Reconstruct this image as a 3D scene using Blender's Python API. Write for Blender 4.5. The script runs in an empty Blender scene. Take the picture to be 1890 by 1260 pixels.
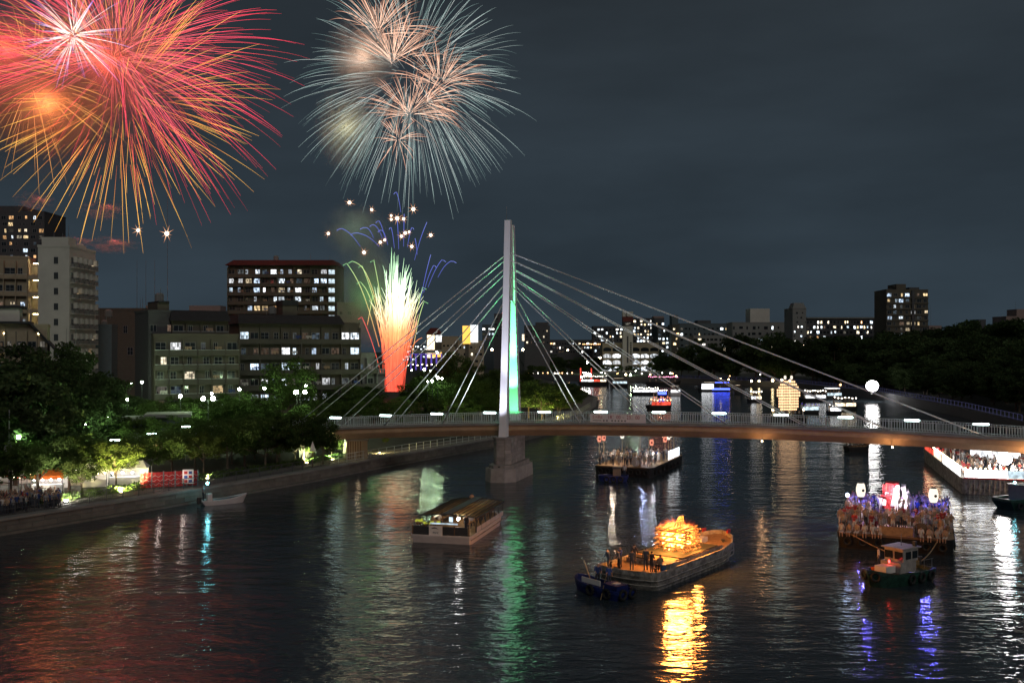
import bpy, math, random
from mathutils import Vector, Matrix, Quaternion
from math import radians as R, sin, cos, pi, hypot, atan2, sqrt

# ------------------------------------------------------------------ camera, sky, light, exposure
scene = bpy.context.scene
C = scene.collection
F = 1837.5; CAMZ = 17.5; HOR = 640.0          # focal length in photo pixels, camera height, horizon row
cam = bpy.data.cameras.new('camera'); cam.lens = 35.0; cam.sensor_width = 36.0
cam.clip_start = 0.5; cam.clip_end = 6000; cam.shift_y = 10.0 / 1890.0
camo = bpy.data.objects.new('camera', cam); C.objects.link(camo)
camo.location = (0, 0, CAMZ); camo.rotation_euler = (R(90), 0, 0)
scene.camera = camo

world = bpy.data.worlds.new('World'); scene.world = world; world.use_nodes = True
wn = world.node_tree.nodes; wl = world.node_tree.links
wn.clear()
SUN_ROT = 164.0
sky = wn.new('ShaderNodeTexSky'); sky.sky_type = 'NISHITA'; sky.sun_disc = False
sky.sun_elevation = R(-6); sky.sun_rotation = R(SUN_ROT); sky.air_density = 1.5; sky.dust_density = 2.0
b1 = wn.new('ShaderNodeBackground'); b1.inputs['Strength'].default_value = 0.05
wl.new(sky.outputs[0], b1.inputs['Color'])
tc = wn.new('ShaderNodeTexCoord'); sp = wn.new('ShaderNodeSeparateXYZ'); wl.new(tc.outputs['Generated'], sp.inputs[0])
mp = wn.new('ShaderNodeMapping'); mp.inputs['Scale'].default_value = (1.4, 1.4, 5.0); wl.new(tc.outputs['Generated'], mp.inputs[0])
nz = wn.new('ShaderNodeTexNoise'); nz.inputs['Scale'].default_value = 1.7; nz.inputs['Detail'].default_value = 5; wl.new(mp.outputs[0], nz.inputs['Vector'])
cr = wn.new('ShaderNodeValToRGB'); wl.new(sp.outputs['Z'], cr.inputs[0])
e = cr.color_ramp.elements
e[0].position = 0.0; e[0].color = (0.0290, 0.0440, 0.0585, 1)
e[1].position = 0.45; e[1].color = (0.0215, 0.0265, 0.0312, 1)
x = e.new(0.14); x.color = (0.0245, 0.0358, 0.0468, 1)
mr = wn.new('ShaderNodeMapRange'); mr.inputs['From Min'].default_value = .35; mr.inputs['From Max'].default_value = .7
mr.inputs['To Min'].default_value = .80; mr.inputs['To Max'].default_value = 1.36; wl.new(nz.outputs[0], mr.inputs['Value'])
mx = wn.new('ShaderNodeVectorMath'); mx.operation = 'SCALE'; wl.new(cr.outputs[0], mx.inputs[0]); wl.new(mr.outputs[0], mx.inputs['Scale'])
b2 = wn.new('ShaderNodeBackground'); b2.inputs['Strength'].default_value = 1.0; wl.new(mx.outputs[0], b2.inputs['Color'])
ad = wn.new('ShaderNodeAddShader'); wl.new(b1.outputs[0], ad.inputs[0]); wl.new(b2.outputs[0], ad.inputs[1])
wo = wn.new('ShaderNodeOutputWorld'); wl.new(ad.outputs[0], wo.inputs['Surface'])

sl = bpy.data.lights.new('night_sun', 'SUN'); sl.energy = 0.42; sl.angle = R(25); sl.color = (1.0, 0.93, 0.84)
so = bpy.data.objects.new('night_sun', sl); C.objects.link(so)
so.rotation_euler = (R(58), 0, R(16))        # the lit town behind the camera: one dim, broad light

scene.view_settings.view_transform = 'Standard'; scene.view_settings.look = 'None'
scene.view_settings.exposure = 0.0; scene.view_settings.gamma = 1.0
cy = scene.cycles
cy.use_denoising = True
try: cy.denoiser = 'OPENIMAGEDENOISE'
except Exception: pass
cy.max_bounces = 4; cy.diffuse_bounces = 2; cy.glossy_bounces = 3; cy.transmission_bounces = 3
cy.transparent_max_bounces = 8; cy.volume_bounces = 0
cy.sample_clamp_indirect = 3.0; cy.caustics_reflective = False; cy.caustics_refractive = False
cy.use_light_tree = True; cy.volume_step_rate = 2.0; cy.volume_max_steps = 64
rnd = random.Random(7)
ORD = ['leftmost','second','third','fourth','fifth','sixth','seventh','eighth','ninth','tenth','eleventh','twelfth','rightmost']

# ------------------------------------------------------------------ helpers
def P(px, py, Y):                              # photo pixel at a given distance -> world point
    return Vector(((px - 945) / F * Y, Y, CAMZ - (py - HOR) / F * Y))
def G(px, py, z=0.0):                          # photo pixel on a level plane -> world point
    Y = (CAMZ - z) * F / (py - HOR)
    return Vector(((px - 945) / F * Y, Y, z))

class MB:
    def __init__(s): s.v = []; s.f = []; s.m = []; s.c = None
    def quad(s, a, b, c, d, m=0):
        n = len(s.v); s.v += [tuple(a), tuple(b), tuple(c), tuple(d)]; s.f.append((n, n+1, n+2, n+3)); s.m.append(m)
    def box(s, x0, x1, y0, y1, z0, z1, m=0):
        n = len(s.v)
        s.v += [(x0,y0,z0),(x1,y0,z0),(x1,y1,z0),(x0,y1,z0),(x0,y0,z1),(x1,y0,z1),(x1,y1,z1),(x0,y1,z1)]
        for q in ((0,3,2,1),(4,5,6,7),(0,1,5,4),(1,2,6,5),(2,3,7,6),(3,0,4,7)):
            s.f.append(tuple(n+i for i in q)); s.m.append(m)
        return s
    def bar(s, a, b, w, h, m=0):               # a beam from a to b, w across, h high
        a = Vector(a); b = Vector(b); d = (b-a).normalized()
        up = Vector((0,0,1)) if abs(d.z) < .95 else Vector((0,1,0))
        sx = d.cross(up).normalized()*w/2; uz = sx.cross(d).normalized()*h/2
        n = len(s.v)
        for p in (a, b):
            s.v += [tuple(p-sx-uz), tuple(p+sx-uz), tuple(p+sx+uz), tuple(p-sx+uz)]
        for q in ((0,1,2,3),(7,6,5,4),(0,4,5,1),(1,5,6,2),(2,6,7,3),(3,7,4,0)):
            s.f.append(tuple(n+i for i in q)); s.m.append(m)
        return s
    def tube(s, pts, rad, n=6, m=0, cols=None, cap=True):
        pts = [Vector(p) for p in pts]; k = len(pts)
        if not hasattr(rad, '__len__'): rad = [rad]*k
        base = len(s.v); ref = None
        for i, p in enumerate(pts):
            d = (pts[min(i+1, k-1)] - pts[max(i-1, 0)])
            d = d.normalized() if d.length > 1e-9 else Vector((0,0,1))
            if ref is None or abs(ref.dot(d)) > .97: ref = Vector((0,0,1)) if abs(d.z) < .9 else Vector((1,0,0))
            a = d.cross(ref).normalized(); b = d.cross(a).normalized()
            for j in range(n):
                t = 2*pi*j/n; s.v.append(tuple(p + (a*cos(t) + b*sin(t))*rad[i]))
                if cols is not None: s.c.append(cols[i])
        for i in range(k-1):
            for j in range(n):
                s.f.append((base+i*n+j, base+i*n+(j+1)%n, base+(i+1)*n+(j+1)%n, base+(i+1)*n+j)); s.m.append(m)
        if cap and n > 2:
            s.f.append(tuple(base+j for j in range(n))[::-1]); s.m.append(m)
            s.f.append(tuple(base+(k-1)*n+j for j in range(n))); s.m.append(m)
        return s
    def lathe(s, prof, n=10, c=(0,0,0), m=0):  # prof: (r, z)
        base = len(s.v)
        for r, z in prof:
            for j in range(n):
                t = 2*pi*j/n; s.v.append((c[0]+r*cos(t), c[1]+r*sin(t), c[2]+z))
        for i in range(len(prof)-1):
            for j in range(n):
                s.f.append((base+i*n+j, base+i*n+(j+1)%n, base+(i+1)*n+(j+1)%n, base+(i+1)*n+j)); s.m.append(m)
        s.f.append(tuple(base+j for j in range(n))[::-1]); s.m.append(m)
        s.f.append(tuple(base+(len(prof)-1)*n+j for j in range(n))); s.m.append(m)
        return s
    def ball(s, c, r, n=10, k=6, m=0, sz=1.0):
        return s.lathe([(max(r*sin(pi*i/k), 1e-3), -r*sz*cos(pi*i/k)) for i in range(k+1)], n, c, m)
    def prism(s, poly, z0, z1, m=0, mt=None, scale=1.0, cx=0, cy_=0):
        n = len(poly); b = len(s.v)
        zz0 = z0 if hasattr(z0, '__len__') else [z0]*n; zz1 = z1 if hasattr(z1, '__len__') else [z1]*n
        for (x, y), z in zip(poly, zz0): s.v.append((cx+(x-cx)*scale, cy_+(y-cy_)*scale, z))
        for (x, y), z in zip(poly, zz1): s.v.append((x, y, z))
        for i in range(n):
            s.f.append((b+i, b+(i+1)%n, b+n+(i+1)%n, b+n+i)); s.m.append(m)
        s.f.append(tuple(range(b, b+n))[::-1]); s.m.append(m)
        s.f.append(tuple(range(b+n, b+2*n))); s.m.append(m if mt is None else mt)
        return s
    def mesh(s, name, mats, off=None, smooth=False):
        me = bpy.data.meshes.new(name)
        v = s.v if off is None else [(a-off[0], b-off[1], c-off[2]) for a, b, c in s.v]
        me.from_pydata(v, [], s.f)
        if not isinstance(mats, (list, tuple)): mats = [mats]
        for mm in mats: me.materials.append(mm)
        if len(mats) > 1: me.polygons.foreach_set('material_index', s.m)
        if smooth: me.polygons.foreach_set('use_smooth', [True]*len(s.f))
        if s.c is not None:
            at = me.color_attributes.new('glow_colour', 'FLOAT_COLOR', 'POINT')
            at.data.foreach_set('color', [q for c in s.c for q in (c[0], c[1], c[2], 1.0)])
        me.update()
        return me
    def build(s, name, mats, parent=None, loc=(0,0,0), rotz=0.0, smooth=False, world=False):
        off = parent['_o'] if (world and parent is not None) else None
        me = s.mesh(name, mats, off, smooth)
        return put(name, me, parent, loc, rotz)

def put(name, me, parent=None, loc=(0,0,0), rotz=0.0, rot=None, scale=None):
    o = bpy.data.objects.new(name, me); C.objects.link(o)
    o.location = loc; o.rotation_euler = rot if rot is not None else (0, 0, rotz)
    if scale is not None: o.scale = scale if hasattr(scale, '__len__') else (scale,)*3
    if parent is not None: o.parent = parent
    return o
def tag(o, label=None, cat=None, group=None, kind=None):
    if label: o['label'] = label
    if cat: o['category'] = cat
    if group: o['group'] = group
    if kind: o['kind'] = kind
    return o
ROOTS = []
def thing(name, label, cat, loc=(0,0,0), rotz=0.0, group=None):
    o = bpy.data.objects.new(name, None); C.objects.link(o); o.empty_display_size = .3
    o.location = loc; o.rotation_euler = (0, 0, rotz); tag(o, label, cat, group)
    o['_o'] = tuple(loc); ROOTS.append(o)
    return o
def lamp(name, parent, loc, power, col, radius=.15, spot=None, aim=None):
    l = bpy.data.lights.new(name, 'SPOT' if spot else 'POINT'); l.energy = power; l.color = col; l.shadow_soft_size = radius
    if spot: l.spot_size = R(spot); l.spot_blend = .5
    o = bpy.data.objects.new(name, l); C.objects.link(o); o.location = loc
    if aim is not None: o.rotation_euler = Vector(aim).to_track_quat('-Z', 'Y').to_euler()
    if parent is not None: o.parent = parent
    return o

# ------------------------------------------------------------------ materials
MATS = {}
def pmat(name, col, rough=.7, metal=0.0, var=.25, scale=1.2, bump=0.0, rand=0.0, spec=.5, bscale=None):
    m = bpy.data.materials.new(name); m.use_nodes = True; n = m.node_tree.nodes; l = m.node_tree.links
    p = n['Principled BSDF']; p.inputs['Roughness'].default_value = rough; p.inputs['Metallic'].default_value = metal
    p.inputs['Specular IOR Level'].default_value = spec
    t = n.new('ShaderNodeTexCoord'); z = n.new('ShaderNodeTexNoise'); z.inputs['Scale'].default_value = scale; z.inputs['Detail'].default_value = 6
    z.inputs['Roughness'].default_value = .65
    l.new(t.outputs['Object'], z.inputs['Vector'])
    r = n.new('ShaderNodeMapRange'); r.inputs['From Min'].default_value = .3; r.inputs['From Max'].default_value = .7
    r.inputs['To Min'].default_value = 1-var; r.inputs['To Max'].default_value = 1+var; l.new(z.outputs[0], r.inputs['Value'])
    last = r.outputs[0]
    if rand:
        oi = n.new('ShaderNodeObjectInfo'); q = n.new('ShaderNodeMapRange'); q.inputs['To Min'].default_value = 1-rand; q.inputs['To Max'].default_value = 1+rand
        l.new(oi.outputs['Random'], q.inputs['Value']); mu = n.new('ShaderNodeMath'); mu.operation = 'MULTIPLY'
        l.new(last, mu.inputs[0]); l.new(q.outputs[0], mu.inputs[1]); last = mu.outputs[0]
    s = n.new('ShaderNodeVectorMath'); s.operation = 'SCALE'; s.inputs[0].default_value = col[:3]; l.new(last, s.inputs['Scale'])
    l.new(s.outputs[0], p.inputs['Base Color'])
    if bump:
        z2 = n.new('ShaderNodeTexNoise'); z2.inputs['Scale'].default_value = bscale or scale*6; z2.inputs['Detail'].default_value = 4; l.new(t.outputs['Object'], z2.inputs['Vector'])
        b = n.new('ShaderNodeBump'); b.inputs['Strength'].default_value = .6; b.inputs['Distance'].default_value = bump
        l.new(z2.outputs[0], b.inputs['Height']); l.new(b.outputs[0], p.inputs['Normal'])
    MATS[name] = m; return m
def emat(name, col, strength, sample='AUTO'):
    m = bpy.data.materials.new(name); m.use_nodes = True; n = m.node_tree.nodes; l = m.node_tree.links; n.clear()
    e = n.new('ShaderNodeEmission'); e.inputs['Color'].default_value = (*col, 1); e.inputs['Strength'].default_value = strength
    o = n.new('ShaderNodeOutputMaterial'); l.new(e.outputs[0], o.inputs['Surface'])
    m.cycles.emission_sampling = sample; MATS[name] = m; return m
def roommat(name, cols, strength, nscale=1.1):
    """a lit room seen through its window: curtains, furniture and lamp colour differ from window to window"""
    m = bpy.data.materials.new(name); m.use_nodes = True; n = m.node_tree.nodes; l = m.node_tree.links; n.clear()
    oi = n.new('ShaderNodeObjectInfo'); cr = n.new('ShaderNodeValToRGB'); cr.color_ramp.interpolation = 'CONSTANT'
    l.new(oi.outputs['Random'], cr.inputs[0]); el = cr.color_ramp.elements
    el[0].position = 0; el[0].color = (*cols[0], 1); el[1].position = 1.0/len(cols); el[1].color = (*cols[1 % len(cols)], 1)
    for i in range(2, len(cols)): q = el.new(i/len(cols)); q.color = (*cols[i], 1)
    t = n.new('ShaderNodeTexCoord'); ad = n.new('ShaderNodeVectorMath'); ad.operation = 'ADD'
    mu = n.new('ShaderNodeVectorMath'); mu.operation = 'SCALE'; mu.inputs[0].default_value = (37, 11, 23); l.new(oi.outputs['Random'], mu.inputs['Scale'])
    l.new(t.outputs['Object'], ad.inputs[0]); l.new(mu.outputs[0], ad.inputs[1])
    sn = n.new('ShaderNodeVectorMath'); sn.operation = 'SNAP'; sn.inputs[1].default_value = (.42/nscale, 9, .8/nscale); l.new(ad.outputs[0], sn.inputs[0])
    z = n.new('ShaderNodeTexWhiteNoise'); z.noise_dimensions = '3D'; l.new(sn.outputs[0], z.inputs['Vector'])
    z2 = n.new('ShaderNodeTexNoise'); z2.inputs['Scale'].default_value = 2.2*nscale; z2.inputs['Detail'].default_value = 1; l.new(ad.outputs[0], z2.inputs['Vector'])
    mm = n.new('ShaderNodeMath'); mm.operation = 'MULTIPLY'; l.new(z.outputs['Value'], mm.inputs[0]); l.new(z2.outputs[0], mm.inputs[1])
    r = n.new('ShaderNodeMapRange'); r.inputs['From Min'].default_value = .04; r.inputs['From Max'].default_value = .36; r.inputs['To Min'].default_value = .15*strength; r.inputs['To Max'].default_value = strength*1.15
    l.new(mm.outputs[0], r.inputs['Value'])
    h1 = n.new('ShaderNodeMath'); h1.operation = 'MULTIPLY'; h1.inputs[1].default_value = 13.7; l.new(oi.outputs['Random'], h1.inputs[0]); h2 = n.new('ShaderNodeMath'); h2.operation = 'FRACT'; l.new(h1.outputs[0], h2.inputs[0])
    h3 = n.new('ShaderNodeMapRange'); h3.inputs['To Min'].default_value = .28; h3.inputs['To Max'].default_value = 1.25; l.new(h2.outputs[0], h3.inputs['Value']); h4 = n.new('ShaderNodeMath'); h4.operation = 'MULTIPLY'; l.new(r.outputs[0], h4.inputs[0]); l.new(h3.outputs[0], h4.inputs[1])
    e = n.new('ShaderNodeEmission'); l.new(cr.outputs[0], e.inputs['Color']); l.new(h4.outputs[0], e.inputs['Strength'])
    o = n.new('ShaderNodeOutputMaterial'); l.new(e.outputs[0], o.inputs['Surface'])
    m.cycles.emission_sampling = 'NONE'; MATS[name] = m; return m
def clothmat(name, col, strength):              # back-lit cloth banner: uneven lamp light through the weave, printed darker patches
    m = emat(name, col, strength); n = m.node_tree.nodes; l = m.node_tree.links; e = n['Emission']
    t = n.new('ShaderNodeTexCoord'); z = n.new('ShaderNodeTexNoise'); z.inputs['Scale'].default_value = 1.1; z.inputs['Detail'].default_value = 5; l.new(t.outputs['Object'], z.inputs['Vector'])
    r = n.new('ShaderNodeMapRange'); r.inputs['From Min'].default_value = .34; r.inputs['From Max'].default_value = .66; r.inputs['To Min'].default_value = strength*.35; r.inputs['To Max'].default_value = strength*1.3
    l.new(z.outputs[0], r.inputs['Value']); l.new(r.outputs[0], e.inputs['Strength']); return m
def heatmat(name, strength, sample='NONE'):    # glowing sparks and flame: colour of each point of the trail
    m = bpy.data.materials.new(name); m.use_nodes = True; n = m.node_tree.nodes; l = m.node_tree.links; n.clear()
    a = n.new('ShaderNodeAttribute'); a.attribute_name = 'glow_colour'
    e = n.new('ShaderNodeEmission'); e.inputs['Strength'].default_value = strength; l.new(a.outputs['Color'], e.inputs['Color'])
    o = n.new('ShaderNodeOutputMaterial'); l.new(e.outputs[0], o.inputs['Surface'])
    m.cycles.emission_sampling = sample; MATS[name] = m; return m
def leafmat(name, col, rand=.35):
    m = bpy.data.materials.new(name); m.use_nodes = True; n = m.node_tree.nodes; l = m.node_tree.links; n.clear()
    oi = n.new('ShaderNodeObjectInfo'); t = n.new('ShaderNodeTexCoord'); z = n.new('ShaderNodeTexNoise'); z.inputs['Scale'].default_value = .9; z.inputs['Detail'].default_value = 4
    l.new(t.outputs['Object'], z.inputs['Vector'])
    q = n.new('ShaderNodeMapRange'); q.inputs['To Min'].default_value = 1-rand; q.inputs['To Max'].default_value = 1+rand; l.new(oi.outputs['Random'], q.inputs['Value'])
    r = n.new('ShaderNodeMapRange'); r.inputs['From Min'].default_value = .3; r.inputs['From Max'].default_value = .7; r.inputs['To Min'].default_value = .5; r.inputs['To Max'].default_value = 1.5; l.new(z.outputs[0], r.inputs['Value'])
    mu = n.new('ShaderNodeMath'); mu.operation = 'MULTIPLY'; l.new(q.outputs[0], mu.inputs[0]); l.new(r.outputs[0], mu.inputs[1])
    s = n.new('ShaderNodeVectorMath'); s.operation = 'SCALE'; s.inputs[0].default_value = col; l.new(mu.outputs[0], s.inputs['Scale'])
    d = n.new('ShaderNodeBsdfDiffuse'); tr = n.new('ShaderNodeBsdfTranslucent'); l.new(s.outputs[0], d.inputs[0]); l.new(s.outputs[0], tr.inputs[0])
    mi = n.new('ShaderNodeMixShader'); mi.inputs[0].default_value = .4; l.new(d.outputs[0], mi.inputs[1]); l.new(tr.outputs[0], mi.inputs[2])
    o = n.new('ShaderNodeOutputMaterial'); l.new(mi.outputs[0], o.inputs['Surface']); MATS[name] = m; return m
M = MATS
pmat('ground', (.05,.055,.04), .9, bump=.05, scale=.3)
pmat('paving', (.17,.16,.145), .85, scale=.5)
pmat('concrete', (.26,.25,.23), .85, scale=.5, bump=.01)
pmat('wall_stone', (.17,.155,.135), .9, scale=.8, bump=.02, rand=.2)
pmat('pier_stone', (.30,.27,.25), .8, scale=.9, bump=.015, rand=.18)
pmat('dirty_cream', (.40,.36,.34), .6, var=.35, scale=2.0, bump=.01)
pmat('white_paint', (.66,.65,.63), .5, var=.22, scale=1.6)
pmat('pylon_paint', (.82,.82,.85), .45, var=.05, scale=.3)
pmat('cable_sheath', (.8,.8,.8), .5, metal=0, var=.05)
pmat('rail_paint', (.50,.54,.53), .45, var=.1)
pmat('girder', (.52,.34,.20), .6, var=.2, scale=.35)
pmat('deck', (.2,.19,.18), .85)
pmat('steel', (.25,.25,.26), .45, metal=.6)
pmat('dark_metal', (.04,.042,.045), .5)
pmat('black', (.012,.012,.013), .6)
pmat('rubber', (.015,.015,.015), .75)
pmat('wood', (.16,.09,.045), .75, scale=3)
pmat('plank', (.30,.19,.10), .75, scale=3, rand=.25)
pmat('old_hull', (.30,.28,.25), .75, var=.75, scale=2.2, bump=.02)
pmat('white_hull', (.62,.58,.57), .4, var=.1)
pmat('blue_hull', (.012,.025,.15), .5, var=.6, scale=2.5)
pmat('green_hull', (.014,.05,.036), .5, var=.7, scale=2.5)
pmat('red_cloth', (.45,.03,.03), .8)
pmat('orange_cloth', (.75,.16,.02), .8)
pmat('white_cloth', (.75,.73,.70), .8, var=.08)
pmat('purple_cloth', (.22,.08,.35), .8)
pmat('pale_banner', (.80,.74,.70), .8, var=.08)
pmat('red_ink', (.36,.01,.012), .7, var=.05)
pmat('dark_ink', (.06,.05,.05), .7, var=.05)
pmat('glass_dark', (.02,.025,.03), .08, var=.1)
pmat('window_frame', (.28,.28,.28), .5, metal=.3)
pmat('bark', (.10,.075,.055), .9, scale=4, bump=.02)
pmat('bamboo', (.32,.22,.10), .6)
pmat('blue_plastic', (.03,.12,.3), .5)
pmat('wall_white', (.54,.52,.48), .85, var=.1, scale=.25)
pmat('wall_cream', (.36,.31,.22), .85, var=.1)
pmat('wall_brown', (.112,.10,.078), .85, var=.12, scale=.3)
pmat('wall_olive', (.095,.09,.074), .85, var=.12)
pmat('wall_grey', (.22,.225,.22), .85, var=.12)
pmat('wall_dark', (.082,.083,.09), .85, var=.12)
pmat('wall_pink', (.30,.22,.2), .85, var=.12)
pmat('wall_slate', (.10,.13,.145), .8, var=.12)
pmat('parapet', (.10,.09,.075), .8, var=.15)
pmat('roof_dark', (.02,.022,.026), .7)
pmat('roof_red', (.13,.025,.02), .75)
pmat('skin', (.42,.25,.17), .6, var=.08)
pmat('hair', (.012,.010,.009), .6)
for nm, cl in (('coat_white', (.6,.57,.54)), ('coat_grey', (.25,.25,.26)), ('coat_blue', (.05,.09,.28)), ('coat_dark', (.04,.04,.05)), ('coat_red', (.35,.04,.04)), ('coat_tan', (.38,.27,.18)), ('trousers', (.045,.05,.07)), ('overall', (.055,.08,.11))):
    pmat(nm, cl, .85, var=.15, scale=5, rand=.3)
roommat('lit_cool', [(.80,.90,1.0), (.70,.86,1.0), (.95,.97,1.0), (.62,.78,1.0)], 1.7)
roommat('lit_warm', [(1.0,.72,.38), (1.0,.80,.52), (1.0,.55,.24), (1.0,.86,.62)], 1.2)
roommat('lit_dim', [(.55,.5,.42), (.45,.5,.52), (.6,.4,.28), (.3,.4,.5)], .28)
roommat('far_lit_cool', [(.80,.90,1.0), (.70,.86,1.0), (1.0,.95,.85), (.85,.95,1.0)], 5.0)
roommat('far_lit_warm', [(1.0,.72,.38), (1.0,.80,.52), (1.0,.55,.24), (1.0,.86,.62)], 4.0)
emat('landing_glow', (1.0,.80,.42), 55)
emat('lamp_tube', (.72,1.0,.94), 16)
emat('lamp_green', (.70,1.0,.58), 190)
emat('lamp_white', (1.0,.97,.92), 80)
emat('lamp_warm', (1.0,.66,.32), 40)
emat('lamp_gold', (1.0,.78,.42), 16)
emat('balloon', (1.0,.97,.95), 26)
emat('balloon_strong', (1.0,.97,.95), 70); emat('bulb_small', (1.0,.93,.82), 10, 'NONE')
emat('bulb_orange', (1.0,.5,.2), 8, 'NONE')
emat('bulb_blue', (.06,.10,1.0), 5)
emat('violet_glow', (.25,.16,1.0), .45, 'NONE'); emat('rail_violet_glow', (.30,.30,.70), .11, 'NONE')
emat('bulb_red', (1.0,.05,.05), 9)
emat('bulb_pink', (1.0,.25,.5), 6, 'NONE')
emat('bulb_cyan', (.25,.9,1.0), 130)
clothmat('panel_white', (.93,.96,1.0), 2.3)
clothmat('flood_panel', (.95,.97,1.0), 6.5); clothmat('panel_blue', (.72,.9,1.0), 1.2)
clothmat('panel_warm', (1.0,.8,.55), 2.2)
clothmat('panel_red', (1.0,.10,.06), 1.3)
emat('sign_gold', (1.0,.55,.10), 1.6, 'NONE')
emat('paper_lantern', (1.0,.70,.40), 2.6)
emat('paper_lantern_white', (1.0,.90,.74), 1.25)
emat('paper_lantern_red', (1.0,.35,.22), .9)
emat('paper_grid', (1.0,.60,.32), 1.9)
leafmat('leaf', (.075,.118,.036)); leafmat('leaf_dark', (.062,.095,.040)); leafmat('leaf_uplit', (.085,.115,.03))  # the brightest leaf colour carries lamp light for the uplit trees
heatmat('spark', 1.0); heatmat('flame', 1.0, 'AUTO')

# ------------------------------------------------------------------ water and banks
def water_material():
    m = bpy.data.materials.new('river_water'); m.use_nodes = True; n = m.node_tree.nodes; l = m.node_tree.links
    p = n['Principled BSDF']; p.inputs['Base Color'].default_value = (.038, .052, .062, 1); p.inputs['Roughness'].default_value = .12
    p.inputs['IOR'].default_value = 1.333
    t = n.new('ShaderNodeTexCoord')
    prev = None
    for sx, sy, sc, det, dist in ((.55, 1.0, .13, 2, .20), (.5, 1.0, .60, 3, .125), (.6, 1.0, 2.1, 3, .042)):
        mp = n.new('ShaderNodeMapping'); mp.inputs['Scale'].default_value = (sx, sy, 1); mp.inputs['Rotation'].default_value = (0, 0, R(-7 + 9*sc))
        l.new(t.outputs['Object'], mp.inputs[0])
        z = n.new('ShaderNodeTexNoise'); z.inputs['Scale'].default_value = sc; z.inputs['Detail'].default_value = det; z.inputs['Distortion'].default_value = .4
        l.new(mp.outputs[0], z.inputs['Vector'])
        b = n.new('ShaderNodeBump'); b.inputs['Strength'].default_value = 1.0; b.inputs['Distance'].default_value = dist
        l.new(z.outputs[0], b.inputs['Height'])
        if prev is not None: l.new(prev.outputs[0], b.inputs['Normal'])
        prev = b
    l.new(prev.outputs[0], p.inputs['Normal'])
    return m
mb = MB(); mb.quad((-2600,-60,0), (2600,-60,0), (2600,3200,0), (-2600,3200,0))
tag(mb.build('river_water', water_material()), 'dark rippled river water', None, None, 'structure')

LEFT = [(-110,-50), (-90,20), (-66,62), (-47.9,93.2), (-41.8,103), (-33.4,116.9), (-27,128.6), (-19.3,144.8), (-2.4,176.6), (6,198), (17,240), (22,268), (27,320), (25,402), (10,545)]
RIGHT = [(10,545), (33,527), (81,487), (118,429), (124,338), (112,247), (103,201), (100,150), (104,60), (110,-50)]
BANK = 1.4
mb = MB(); mb.prism(LEFT[::1] + [(10,3000), (-2500,3000), (-2500,-50)], -2, BANK)
tag(mb.build('ground', M['ground']), None, None, None, 'structure')
mb = MB(); mb.prism(RIGHT + [(2500,-50), (2500,3000), (10,3000)], -2, 2.4)
tag(mb.build('ground', M['ground']), None, None, None, 'structure')

def along(poly, off):                           # the bank line moved inland (to its left)
    out = []
    for i, p in enumerate(poly):
        a = Vector(poly[max(i-1,0)]); b = Vector(poly[min(i+1,len(poly)-1)]); d = (b-a).normalized()
        out.append((p[0]-d.y*off, p[1]+d.x*off))
    return out
def resample(poly, step):
    out = []; carry = 0.0
    for a, b in zip(poly[:-1], poly[1:]):
        a = Vector(a); b = Vector(b); L = (b-a).length; t = carry
        while t < L: out.append((tuple(a+(b-a)*t/L), (b-a).normalized())); t += step
        carry = t-L
    return out
def strip(mb, poly, o0, o1, z0, z1, m=0):
    A = along(poly, o0); B = along(poly, o1)
    for i in range(len(poly)-1):
        n = len(mb.v)
        mb.v += [(*A[i],z0), (*A[i+1],z0), (*B[i+1],z0), (*B[i],z0), (*A[i],z1), (*A[i+1],z1), (*B[i+1],z1), (*B[i],z1)]
        for q in ((4,5,6,7), (0,1,5,4), (2,3,7,6)): mb.f.append(tuple(n+k for k in q)); mb.m.append(m)
LB = LEFT[1:13]
w = thing('embankment_wall', 'low grey stone embankment wall along the left bank', 'wall', (LB[3][0], LB[3][1], 0))
mb = MB(); strip(mb, LB, -.30, .6, -1, BANK-.12); mb.build('wall_face', M['wall_stone'], w, world=True)
wr = random.Random(2)
for crs, (z0, z1, st, o_) in enumerate(((.24,.74,2.6,.36), (.76,1.26,2.6,.34))):
    pp = resample(along(LEFT[2:11], -o_), st)[crs*0:]
    for (p, d), (q, e_) in zip(pp[:-1], pp[1:]):
        if crs: m_ = ((p[0]+q[0])/2, (p[1]+q[1])/2); p, q = m_, (m_[0]+d.x*st, m_[1]+d.y*st)
        t_ = wr.uniform(.03,.07); a_ = (p[0]+d.x*.02, p[1]+d.y*.02); b_ = (p[0]+d.x*(st-.03), p[1]+d.y*(st-.03))
        MB().prism([(a_[0]+d.y*t_, a_[1]-d.x*t_), (b_[0]+d.y*t_, b_[1]-d.x*t_), (b_[0]-d.y*.1, b_[1]+d.x*.1), (a_[0]-d.y*.1, a_[1]+d.x*.1)], z0, z1).build('block', M['wall_stone'], w, world=True)
mb = MB(); strip(mb, LB, -.55, .7, BANK-.12, BANK+.10); mb.build('coping', M['concrete'], w, world=True)
mb = MB(); strip(mb, LB, -1.0, -.30, -1, .22); mb.build('wall_toe', M['wall_stone'], w, world=True)
mb = MB(); strip(mb, LB, .7, 5.0, BANK-.2, BANK+.02); tag(mb.build('promenade_path', M['paving']), None, None, None, 'structure')
w = thing('embankment_wall', 'low stone embankment wall along the far right bank', 'wall', (RIGHT[5][0], RIGHT[5][1], 0))
RB = RIGHT[::-1]
mb = MB(); strip(mb, RIGHT, -.3, .5, -1, 2.46); mb.build('wall_face', M['wall_dark'], w, world=True)

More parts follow.
